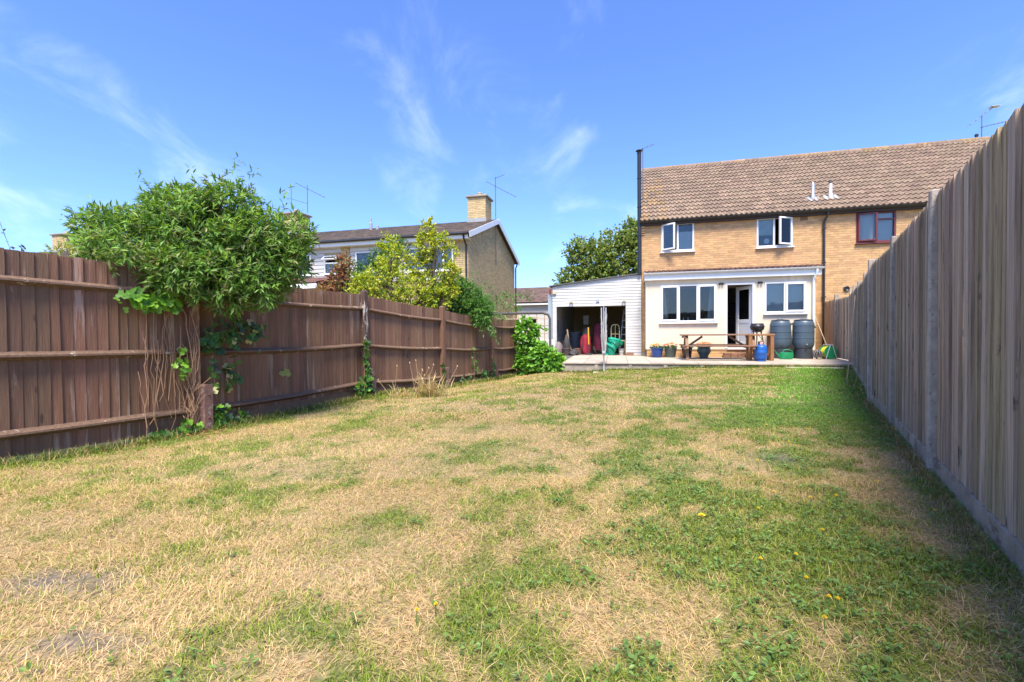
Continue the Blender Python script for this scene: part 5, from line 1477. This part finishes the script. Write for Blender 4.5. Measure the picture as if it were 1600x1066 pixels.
def chimney(parent, x0, x1, ztop, mat=M_lbrick):
    y0, y1 = TY-.42, TY+.42
    c = MB().box(x0+.01, x1-.01, y0+.01, y1-.01, TR-.5, ztop).build("chimney", M_lmort, parent)
    bb = MB(); bricks(bb, x0, x1, y0, TR-.45, ztop, [])
    Mx = Matrix(((0, -1, 0, x1), (1, 0, 0, 0), (0, 0, 1, 0), (0, 0, 0, 1)))
    bricks(bb, y0, y1, 0, TR-.45, ztop, [], M=Mx)
    stuff(bb.build("chimney_brickwork", mat, c))
    MB().box(x0-.08, x1+.08, y0-.08, y1+.08, ztop+.001, ztop+.075, .01).build("chimney_cap", M_kerb, c)
    MB().lathe([(.12, .076), (.11, .24), (.125, .25), (.125, .28), (.09, .28)], 14, ((x0+x1)/2, TY, ztop)).build("chimney_pot", M_lbrick, c, True)
    MB().box(x0-.03, x1+.03, y0-.03, y0-.012, TR-.3, TR+.02).build("flashing", M_lead, c)
chimney(t1, -1.08, -.28, 6.85)
chimney(t2, -10.5, -9.65, 6.80)
chimney(t3, -26, -24.9, 6.72)
m = MB()
for x in (-5.66, -5.33): m.lathe([(.07, 0), (.07, .32 if x < -5.5 else .18), (.04, .36 if x < -5.5 else .2), (.04, .52 if x < -5.5 else .22)], 10, (x, 3.1, 5.70))
m.build("roof_vents", M_lead, t2)
aerial("tall aerial with a slanting boom beside the end chimney", tw_(.10, 3.5, 3.9), 3.8, [(3.28, -.40, .92, .35, -.42, 9, .09), (3.72, 0, .42, .02, .14, 2, .05)], M_aer, -AL)
a3 = aerial("twin-mast aerial on the chimney beside the big bush", tw_(-9.45, 3.7, 6.9), 1.35, [(1.2, -.68, 1.0, .32, -.55, 8, .09), (.45, -.9, 0, .3, 0, 0, .1)], M_aer, -AL)
MB().tube([(-.9, -.02, .25), (-.9, -.02, 1.35)], .013, 6).build("side_mast", M_aer, a3)
# red-tiled lean-to of the middle house
lt = MB().box(0, 4.55, 0, 1.5, -.06, -.015).build("lean_to_roof", M_dark, t2); lt.location = (-9.85, -1.15, 2.90); lt.rotation_euler = (math.atan2(.36, 1.45), 0, 0)
tm, _ = tile_mesh(4.55/19, .52, M_rtile, .02, .03)
for r in range(3):
    for c in range(19):
        o = link("lean_to_tile", tm, lt); o.location = (c*4.55/19, r*.49-.03, 0)
MB().box(-9.85, -5.3, -1.18, -1.15, 2.70, 2.87).build("lean_to_fascia", M_white, t2)
MB().box(-9.8, -5.35, -1.10, .29, -.3, 2.68).build("lean_to_wall", M_lbrick, t2)

# ------------------------------------------------------------------ low white house in the distance
fh = thing("distant_house", "low white-walled house with a brown tiled roof beyond the end of the terrace", "house", (1.0, 34, -.2), -AL)
opf = [(-1.9, -1.1, 1.1, 2.2), (-.4, .2, 1.3, 2.3), (.35, .95, 1.1, 2.3), (1.9, 2.6, 1.1, 2.2)]
wall_boxes(MB(), -5, 7, 0, .2, 0, 3.35, opf).build("wall", M_clad, fh)
for p, q in ((-5, -4.6), (-.95, -.5)): MB().box(p, q, -.02, -.002, 0, 3.3).build("brick_pier", M_lbrick, fh)
for o_ in opf:
    w = frame_boxes(MB(), o_[0], o_[1], .05, .12, o_[2], o_[3], .06, 0).build("window", M_white, fh); pane(o_[0]+.05, o_[1]-.05, .09, o_[2]+.05, o_[3]-.05, w)
    room(o_[0], o_[1], .21, 1.5, o_[2], o_[3], fh, M_intd)
MB().box(-5, 7, 7, 7.2, 0, 3.35).build("rear_wall", M_clad, fh)
MB().box(-5.1, 7.1, -.32, -.25, 3.22, 3.40).build("fascia", M_white, fh)
rf = MB().box(0, 12.4, 0, 4.2, -.1, -.02).build("roof", M_dark, fh); rf.location = (-5.2, -.35, 3.42); rf.rotation_euler = (R(20), 0, 0)
mb = MB()
for r in range(14):
    for c in range(38):
        e = random.uniform(0, .01); a, b = c*.3263+.003, (c+1)*.3263-.003
        mb.add([(a, r*.3-.02, -.016), (b, r*.3-.02, -.016), (b, r*.3-.02, .03+e), (a, r*.3-.02, .03+e), (a, r*.3+.32, e), (b, r*.3+.32, e)], [(0, 1, 2, 3), (3, 2, 5, 4)])
stuff(mb.build("roof_tiles", pm("far_red_brown_tile", (.17, .105, .08), (.12, .075, .06), 4, rough=.9, island=.25), rf))
MB().box(0, 12.4, 0, 4.2, -.1, -.02).build("rear_roof", M_ltile, fh).matrix_local = Matrix.Translation((7.2, 7.5, 3.42)) @ Matrix.Rotation(math.pi, 4, 'Z') @ Matrix.Rotation(R(20), 4, 'X')

# ------------------------------------------------------------------ trees and shrubs
BUSHP = [(.115, .225, .03), (.145, .28, .04), (.18, .33, .05), (.085, .17, .03), (.24, .38, .075), (.22, .24, .08)]
bush_blobs = [(-3.85, 5.75, 2.20, .80, .7, .58), (-4.50, 5.50, 2.15, .55, .5, .38), (-3.22, 5.85, 2.10, .55, .6, .50), (-3.12, 5.70, 1.70, .34, .36, .30),
              (-3.50, 5.35, 1.72, .40, .32, .26), (-4.05, 5.8, 2.58, .50, .45, .26), (-3.55, 5.8, 2.64, .40, .4, .26), (-2.85, 5.95, 2.30, .26, .35, .26), (-4.85, 5.5, 2.32, .22, .3, .18),
              (-3.78, 5.12, 1.76, .36, .22, .22), (-4.18, 4.78, 1.92, .28, .16, .16), (-3.3, 5.45, 1.5, .22, .2, .16), (-2.88, 5.9, 1.95, .26, .3, .25)]
ex = []
for p0, p1, n in (((-3.6, 5.7, 2.8), (-3.28, 5.6, 3.16), 34), ((-3.5, 5.7, 2.8), (-3.05, 5.65, 3.02), 30), ((-4.3, 5.6, 2.7), (-4.45, 5.5, 2.98), 22), ((-3.9, 5.7, 2.8), (-3.85, 5.6, 3.08), 24), ((-2.9, 5.8, 2.5), (-2.72, 5.7, 2.86), 26),
                 ((-4.9, 5.5, 2.3), (-5.22, 5.4, 2.42), 20), ((-4.7, 5.5, 2.4), (-4.95, 5.4, 2.66), 18), ((-2.85, 5.9, 2.1), (-2.58, 5.9, 2.25), 20), ((-4.9, 5.45, 2.1), (-5.1, 5.4, 1.95), 18)):
    ex.append(spray(p0, p1, .03, n, .085, 'lance', BUSHP, .03))
shrub("evergreen_bush", "big glossy evergreen bush spilling over the brown fence", "bush", (-3.98, 5.95, -.1), [(a, b, c, p*.90, q*.92, r*.95) for a, b, c, p, q, r in bush_blobs], 4000, 9, .088, 'lance', BUSHP, .05, 14, .48, extra=ex, nlimb=420, fork=1.95, twl=.13, upb=.15, spread=1.0, droop=.28)
GOLD = [(.36, .43, .03), (.47, .50, .04), (.26, .37, .035), (.53, .53, .06), (.16, .27, .035)]
shrub("golden_shrub", "golden yellow-green shrub rising behind the brown fence", "shrub", (-2.75, 10.9, -.2),
      [(-3.35, 10.4, 1.95, .50, .45, .42), (-2.85, 10.6, 2.15, .60, .5, .55), (-2.30, 10.8, 1.85, .50, .45, .50), (-2.72, 10.8, 2.78, .36, .34, .36), (-2.85, 10.8, 3.1, .2, .2, .22), (-3.6, 10.5, 2.1, .22, .22, .3), (-1.75, 10.95, 1.85, .25, .25, .35), (-1.98, 10.9, 2.1, .28, .26, .36)], 1500, 9, .056, 'oval', GOLD, .045, 10, .4, nlimb=160, twl=.13)
shrub("golden_shrub", "tall thin yellow-green shrub stems beside the end-terrace windows", "shrub", (-1.95, 11.0, -.2),
      [(-1.98, 10.9, 3.05, .26, .25, .36), (-1.93, 10.9, 3.50, .13, .13, .2), (-1.45, 11.0, 3.0, .14, .14, .2), (-1.52, 11.0, 2.5, .24, .22, .2), (-2.15, 10.9, 2.6, .22, .2, .3), (-1.65, 10.9, 3.2, .14, .14, .16), (-1.5, 11.0, 2.1, .22, .2, .2)], 620, 9, .065, 'oval', [(.36, .42, .035), (.46, .48, .04), (.24, .33, .035), (.5, .5, .06)], .04, 6, .35, nlimb=70, twl=.10)
shrub("green_shrub", "mid-green leafy shrub behind the golden shrub", "shrub", (-3.3, 11.6, -.2),
      [(-3.15, 11.5, 2.85, .42, .4, .40), (-2.85, 11.5, 3.15, .28, .3, .25), (-3.5, 11.5, 2.4, .45, .4, .5), (-3.95, 11.5, 2.45, .3, .3, .35)], 800, 9, .075, 'lance', [(.06, .15, .03), (.09, .19, .035), (.05, .12, .05)], .035, 7, .4, nlimb=90)
shrub("brown_shrub", "withered brown shrub with reddish leaves above the brown fence", "shrub", (-3.75, 10.2, -.2),
      [(-3.85, 10.3, 2.25, .20, .2, .35), (-3.75, 10.3, 2.55, .15, .15, .2), (-4.0, 10.1, 1.9, .28, .25, .22)], 380, 9, .06, 'oval', [(.25, .13, .05), (.32, .18, .08), (.30, .09, .04), (.17, .19, .04)], .03, 6, .3, nlimb=70)
GREEN = [(.080, .20, .03), (.11, .25, .04), (.06, .15, .028), (.15, .30, .06)]
ex = []
for p0, p1, sag, n in (((-1.05, 12.0, 1.80), (-.42, 11.75, .85), .12, 330), ((-1.0, 12.0, 1.75), (-.60, 11.6, 1.10), .1, 240), ((-1.1, 12.4, 1.9), (.55, 12.6, 2.02), .06, 330), ((-1.0, 12.4, 1.8), (.2, 12.5, 1.68), .05, 230), ((-1.0, 12.2, 1.8), (-.2, 12.2, 1.35), .08, 200), ((-1.3, 12.4, 2.2), (-.95, 12.3, 2.62), .03, 60), ((-1.0, 12.4, 2.0), (-.65, 12.3, 2.42), .03, 60), ((-1.6, 12.3, 2.2), (-1.65, 12.2, 2.6), .02, 50), ((-.8, 12.4, 1.9), (-.4, 12.3, 2.3), .03, 50)):
    ex.append(spray(p0, p1, sag, n, .10, 'lance', GREEN, .065))
shrub("arching_shrub", "green shrub with a leafy shoot hanging down over the brown fence", "shrub", (-1.45, 12.6, -.25),
      [(-1.75, 12.2, 1.85, .45, .4, .50), (-1.2, 12.2, 1.85, .45, .4, .45), (-.85, 12.0, 1.70, .36, .35, .30), (-1.5, 12.3, 2.25, .36, .3, .32), (-2.1, 12.2, 1.7, .3, .3, .4), (-.75, 11.7, 1.5, .2, .18, .25)], 1500, 9, .10, 'lance', GREEN, .03, 8, .45, extra=ex, nlimb=120, fork=1.7)
HOP = [(.14, .34, .035), (.19, .41, .045), (.10, .26, .03), (.25, .46, .07)]
ex = [spray((.25, 13.45, 1.3), (1.0, 13.6, 1.12), .05, 60, .10, 'lobed', HOP, .05)]
shrub("hop_climber", "bright green broad-leaved climber at the end of the brown fence", "climber", (.55, 13.55, -.25),
      [(.42, 13.60, .95, .32, .3, .52), (.62, 13.5, .30, .48, .35, .52), (1.02, 13.35, .22, .42, .32, .42), (.42, 13.5, .05, .3, .25, .35), (1.25, 13.3, 0.0, .25, .22, .3)], 620, 5, .125, 'lobed', HOP, .02, 6, .6, extra=ex, nlimb=60, twl=.06, upb=0.0, droop=.35)
TREEP = [(.17, .25, .045), (.23, .31, .06), (.29, .32, .08), (.12, .19, .045)]
shrub("oak_tree", "broad leafy tree behind the garage roof", "tree", (6.6, 28.6, -.2),
      [(6.6, 28, 5.2, 1.9, 1.6, 2.0), (4.7, 27.4, 5.0, 1.3, 1.2, 1.5), (3.7, 27.2, 3.9, .95, .9, .9), (8.2, 28.5, 5.6, 1.9, 1.7, 2.2), (5.2, 27.5, 3.8, 1.4, 1.2, 1.2), (3.8, 27.3, 5.9, .65, .6, .5), (7.3, 28, 7.1, .6, .6, .5)], 3000, 10, .14, 'round', TREEP, .22, 12, .38, nlimb=260, fork=2.2, twl=.45)
shrub("yellow_bush", "small yellowish bush by the distant chimney past the big bush", "shrub", (-8.0, 8.6, -.2),
      [(-8.35, 8.6, 2.52, .22, .2, .22), (-7.9, 8.6, 2.35, .4, .3, .16)], 150, 8, .09, 'lance', [(.28, .32, .05), (.36, .36, .06), (.2, .26, .05)], .03, 4, .3, nlimb=40)
# thin sprigs peeping over the near end of the fence
t = thing("bramble_sprigs", "thin dark sprigs poking above the brown fence against the sky", "twigs", (-6.1, 5.9, -.1))
sp = []
m = MB()
for p0, p1 in (((-.2, 0, 2.0), (-.42, 0, 2.62)), ((-.15, 0, 2.0), (-.15, 0, 2.32)), ((.6, 0, 2.1), (.95, 0, 2.75))):
    a_ = (np.array(p0)+np.array([-6.1, 5.9, -.1])).tolist(); b_ = (np.array(p1)+np.array([-6.1, 5.9, -.1])).tolist()
    sp.append(spray(a_, b_, .02, 15, .055, 'oval', [(.07, .07, .03), (.12, .10, .05)], .02)); m.tube([p0, p1], .004, 4)
V_, T_, C_ = join(sp); link("leaves", np_mesh("leaves", V_-np.array([-6.1, 5.9, -.1]), T_, LEAF, C_), t); m.build("stems", M_bark, t)

# ------------------------------------------------------------------ ivy and dead vines on the brown fence
def fence_pt(b, u, z, out=0.04):
    a0, a1 = Vector(FL[b]), Vector(FL[b+1])
    d = Vector((a1.x-a0.x, a1.y-a0.y, 0)).normalized()
    p = a0.lerp(a1, u); q = p+Vector((d.y, -d.x, 0))*out
    return np.array([q.x, q.y, p.z+z]), np.array([d.y, -d.x, 0])
IVY = [(.045, .12, .028), (.06, .16, .03), (.10, .22, .035), (.035, .09, .03)]
IVYB = [(.16, .34, .03), (.22, .42, .04), (.12, .27, .03)]
IVYV = [(.06, .13, .035), (.42, .42, .16), (.10, .2, .04), (.36, .42, .10)]
def ivy(label, spots, pal, size, group="ivy on the brown fence"):
    Bs, Ds, Ns, Ss = [], [], [], []
    base, _ = fence_pt(*spots[0][:2], 0)
    m = MB()
    for b, u, z, ru, rz, n, out in spots:
        for _ in range(n):
            uu = u+random.gauss(0, ru); zz = max(.02, z+random.gauss(0, rz))
            p, nn = fence_pt(b, uu, zz, out+random.uniform(0, .06))
            Bs.append(p); Ns.append(nn*1.0+np.random.default_rng(len(Bs)).normal(0, .35, 3)); Ds.append(np.array([random.gauss(0, .5), random.gauss(0, .3), random.uniform(-1.2, .1)])+nn*.25); Ss.append(size*random.uniform(.55, 1.2))
        p0, _ = fence_pt(b, u+random.gauss(0, ru*.4), max(0, z-2*rz), .05); p1, _ = fence_pt(b, u, z+1.5*rz, .06)
        m.tube([p0-base, (p0+p1)/2-base+np.array([random.gauss(0, .02), random.gauss(0, .02), 0]), p1-base], .006, 5)
    n = len(Bs); pa = np.array(pal)
    cols = pa[(rng.random(n)*len(pa)).astype(int)]*rng.uniform(.8, 1.2, (n, 1))
    V_, T_, C_ = leaf_arrays(np.array(Bs), np.array(Ds), np.array(Ns), np.array(Ss), 'lobed', cols, .1, .1)
    t = thing("ivy", label, "ivy", base, 0, group)
    link("leaves", np_mesh("leaves", V_-base, T_, LEAF, C_), t); m.build("stem", M_vine, t)
ivy("bright lime ivy leaves under the left side of the big bush", [(0, .86, 1.50, .025, .05, 70, .10), (0, .92, 1.50, .02, .05, 30, .08)], IVYB, .085)
ivy("dark and variegated ivy trailing below the big bush past the middle rail", [(1, .05, 1.08, .02, .08, 40, .05), (1, .15, 1.2, .04, .10, 60, .06), (1, .24, 1.2, .03, .1, 30, .06), (1, .06, .58, .012, .10, 16, .05), (1, .12, .64, .02, .10, 26, .05)], IVY+IVYV[1:2], .085)
ivy("lime ivy sprig on the fence left of the vine-wrapped post", [(0, .955, .80, .008, .07, 16, .05), (0, .955, .98, .006, .02, 3, .05)], IVYB, .075)
ivy("green ivy at the foot of the vine-wrapped post", [(0, .965, .08, .012, .06, 44, .10), (1, .07, .12, .02, .09, 60, .08), (1, .17, .1, .02, .07, 30, .07), (0, .90, .04, .03, .03, 24, .10)], IVY+IVYB, .07)
ivy("dark ivy climbing the peeling post and its concrete spur", [(1, .975, .30, .008, .16, 80, .09), (1, .97, .85, .006, .15, 40, .06), (1, .92, .15, .02, .10, 60, .07), (2, .02, .1, .012, .08, 26, .08)], IVY+IVYB[:1], .08)
ivy("sparse ivy on the fence near the dry grass clump and beyond", [(2, .96, .4, .01, .15, 14, .06), (3, .55, .45, .04, .22, 34, .05), (3, .75, .2, .08, .08, 40, .05), (3, .3, .1, .1, .05, 30, .05), (3, .96, .35, .01, .2, 24, .07)], IVY, .075)
ivy("single pale variegated ivy leaf stuck on the worn fence bay", [(1, .42, .60, .001, .005, 2, .04)], [(.36, .42, .16)], .13)
# dead vine stems on the fence and around the post
t = thing("dead_vine", "dead brown vine stems clinging to the fence beside the concrete spur", "vine", (*FL[1][:2], FL[1][2]))
base = np.array(FL[1]); m = MB()
for k in range(30):
    u = random.uniform(.86, 1.0); z = random.uniform(.0, .6); pts = []
    if k > 19: u = random.uniform(.968, .995)
    for s in range(7):
        p, nn = fence_pt(0, u, z, .03 if u < .965 else .08); pts.append(p-base+np.random.default_rng(k*9+s).normal(0, .008, 3))
        u += random.gauss(0, .008); u = min(u, 1.005); z += random.uniform(.08, .26)
        if z > 1.65: break
    if len(pts) > 2: m.tube(pts, [random.uniform(.0015, .004) if k < 28 else .006]*len(pts), 5)
m.build("stems", M_vine, t, True)
m = MB()
for k in range(16):
    p0 = np.array([random.gauss(0, .05), -.09+random.gauss(0, .02), random.uniform(0, .3)])
    m.tube([p0, p0+np.array([random.gauss(0, .06), random.gauss(-.02, .02), .15]), p0+np.array([random.gauss(0, .1), random.gauss(0, .02), random.uniform(.25, .5)])], .004, 5)
m.build("root_tangle", M_vine, t, True)
# dried leaves lying at the foot of the post
n = 60
B = np.stack([FL[1][0]+rng.normal(.12, .16, n), FL[1][1]-.15+rng.normal(0, .14, n), np.zeros(n)], 1); B[:, 2] = ground_z(B[:, 0], B[:, 1])+.03
V_, T_, C_ = leaf_arrays(B, rng.normal(size=(n, 3))*np.array([1, 1, .15]), np.tile([0, 0, 1.], (n, 1))+rng.normal(0, .3, (n, 3)), rng.uniform(.03, .06, n), 'oval', np.array([.42, .22, .10])*rng.uniform(.6, 1.3, (n, 1)))
o = link("fallen_leaves", np_mesh("fallen_leaves", V_, T_, LEAF, C_)); stuff(o); tag(o, "dried orange-brown leaves scattered at the foot of the vine-wrapped post", "leaves")

# dry grass clump by the fence
t = thing("dry_grass_clump", "clump of dry straw-coloured weeds against the brown fence", "weeds", (-1.66, 8.35, -.15))
def clump(n, cx, r, lo, hi, cols, wd):
    a = rng.uniform(0, 6.28, n); rr = np.abs(rng.normal(0, r, n))
    B = np.stack([cx+rr*np.cos(a), rr*np.sin(a)*.6, np.zeros(n)], 1)
    L_ = rng.uniform(lo, hi, n); tl = rng.uniform(.05, .75, n); az = rng.uniform(0, 6.28, n)
    dh = np.stack([np.cos(az), np.sin(az), np.zeros(n)], 1); sd = np.stack([-np.sin(az), np.cos(az), np.zeros(n)], 1)*wd
    up = np.array([0, 0, 1.]); d1 = dh*np.sin(tl)[:, None]+up*np.cos(tl)[:, None]; t2_ = tl+rng.uniform(.3, 1.4, n); d2 = dh*np.sin(t2_)[:, None]+up*np.cos(t2_)[:, None]
    M1 = B+d1*(L_*.6)[:, None]; M2 = M1+d2*(L_*.4)[:, None]
    V = np.stack([B-sd/2, B+sd/2, M1-sd*.6, M1+sd*.6, M2], 1).reshape(-1, 3); o_ = (np.arange(n)*5)[:, None]
    T = np.concatenate([o_+np.array([0, 1, 3]), o_+np.array([0, 3, 2]), o_+np.array([2, 3, 4])], 0)
    c = np.array(cols)[(rng.random(n)*len(cols)).astype(int)]*rng.uniform(.7, 1.25, (n, 1))
    return V, T, np.repeat(c, 5, 0)
DRY = [(.55, .43, .22), (.62, .50, .27), (.45, .31, .14), (.50, .45, .16)]
for nm, ar in (("tall_dry_blades", clump(170, .15, .13, .25, .62, DRY, .012)), ("low_dry_blades", clump(60, -.38, .12, .12, .36, DRY, .010)), ("green_blades", clump(220, .1, .28, .08, .22, [(.13, .22, .03), (.2, .28, .05), (.4, .36, .1)], .010))):
    stuff(link(nm, np_mesh(nm, ar[0], ar[1], GRASSM, ar[2]), t))
m = MB()
for k in range(12): 
    x = random.uniform(-.6, .4); p1 = (x+random.gauss(0, .14), random.gauss(0, .08), random.uniform(.3, .72)); m.tube([(x, 0, 0), p1], .004, 4); m.lathe([(.0, -.015), (.014, 0), (.010, .02), (0, .03)], 6, p1)
m.build("seed_stalks", M_wood, t)

# trellis arch at the far end
t = thing("garden_trellis", "grey wooden trellis arch with rounded corner behind the bright climber", "trellis", (-.5, 15.2, -.2), -AL)
MB().tube([(-.3, 0, 1.86), (1.55, 0, 1.86), (1.72, 0, 1.80), (1.78, 0, 1.66), (1.78, 0, 0)], .04, 8).build("arch_rail", pm("grey_trellis_wood", (.10, .088, .08), (.07, .06, .056), 8, rough=.8), t, True)
for x in np.linspace(-.2, 1.6, 8): MB().box(x-.012, x+.012, -.012, .012, .9, 1.85).build("upright", M_greyw, t)
for z_ in (1.2, 1.45, 1.68): MB().box(-.3, 1.76, -.026, -.0125, z_-.012, z_+.012).build("cross_slat", M_greyw, t)

# ------------------------------------------------------------------ low weeds and flowers in the lawn
def weeds(n):
    P = sample_lawn(n*6, 1.2, 6.5)
    g = greenness(P[:, 0], P[:, 1])
    pr_ = (.02+.9*sstep(.3, .8, g))*np.where(P[:, 0] > .2, 1.0, .22)
    P = P[rng.random(len(P)) < pr_][:n]
    out = []
    k = len(P)
    z = ground_z(P[:, 0], P[:, 1])+.012
    dist = np.hypot(P[:, 0], P[:, 1])
    for j in range(5):
        a = rng.uniform(0, 6.28, k)
        D = np.stack([np.cos(a), np.sin(a), rng.uniform(.05, .7, k)], 1)
        B = np.stack([P[:, 0]+.008*np.cos(a), P[:, 1]+.008*np.sin(a), z+rng.uniform(.0, .02, k)], 1)
        c = np.array([.12, .205, .042])*rng.uniform(.55, 1.5, (k, 1))+np.array([.02, .03, .015])*rng.random((k, 1))
        out.append(leaf_arrays(B, D, np.tile([0, 0, 1.], (k, 1))+rng.normal(0, .25, (k, 3)), rng.uniform(.010, .026, k), 'oval', c))
    return join(out)
V_, T_, C_ = weeds(5200)
o = link("lawn_weeds", np_mesh("lawn_weeds", V_, T_, LEAF, C_)); stuff(o); tag(o, "low dark green leafy weeds spread through the lawn", "weeds")
M_petal = pm("yellow_petal", (.80, .62, .01), (.72, .5, .01), 20, rough=.6)
M_stem = pm("green_stem", (.10, .18, .035), rough=.7)
def dandelion(loc, h, r_, label, group=None):
    t = thing("yellow_flower", label, "flower", loc, random.uniform(0, 6.28), group)
    lx, ly = random.gauss(0, .08)*h, random.gauss(0, .08)*h
    MB().tube([(0, 0, 0), (lx*.3, ly*.3, h*.5), (lx, ly, h)], [.0025, .002, .0015], 5).build("stem", M_stem, t)
    m = MB()
    for ring, (rr, n, zz) in enumerate(((r_, 12, 0), (r_*.7, 9, .004), (r_*.4, 6, .007))):
        for k in range(n):
            a = 6.283*k/n+ring*.3
            c_, s_ = math.cos(a), math.sin(a); w_ = rr*.22
            m.add([(lx, ly, h), (lx+c_*rr*.6-s_*w_, ly+s_*rr*.6+c_*w_, h+zz+.004), (lx+c_*rr, ly+s_*rr, h+zz+.006), (lx+c_*rr*.6+s_*w_, ly+s_*rr*.6-c_*w_, h+zz+.004)], [(0, 1, 2, 3)])
    m.build("petals", M_petal, t)
dandelion((.78, 1.99, 0), .25, .017, "tall yellow flower on a thin bare stem in the dry grass")
FP = [(1.37, 2.56), (2.63, 4.77), (1.85, 3.45), (1.62, 2.83), (1.75, 2.7), (1.92, 2.72), (1.52, 2.25), (1.27, 2.05), (1.19, 1.85), (1.16, 1.68), (1.19, 1.67), (1.07, 1.57), (2.36, 2.97), (3.83, 4.6), (2.28, 2.47), (-.35, 1.63), (-.29, 1.68), (2.44, 4.06), (1.08, 2.0), (3.0, 4.66)]
for x, y in FP:
    dandelion((x, y, float(ground_z(x, y))), random.uniform(.04, .07), .006+.0016*y, "small yellow flower growing low in the lawn grass", "small yellow flowers in the lawn")
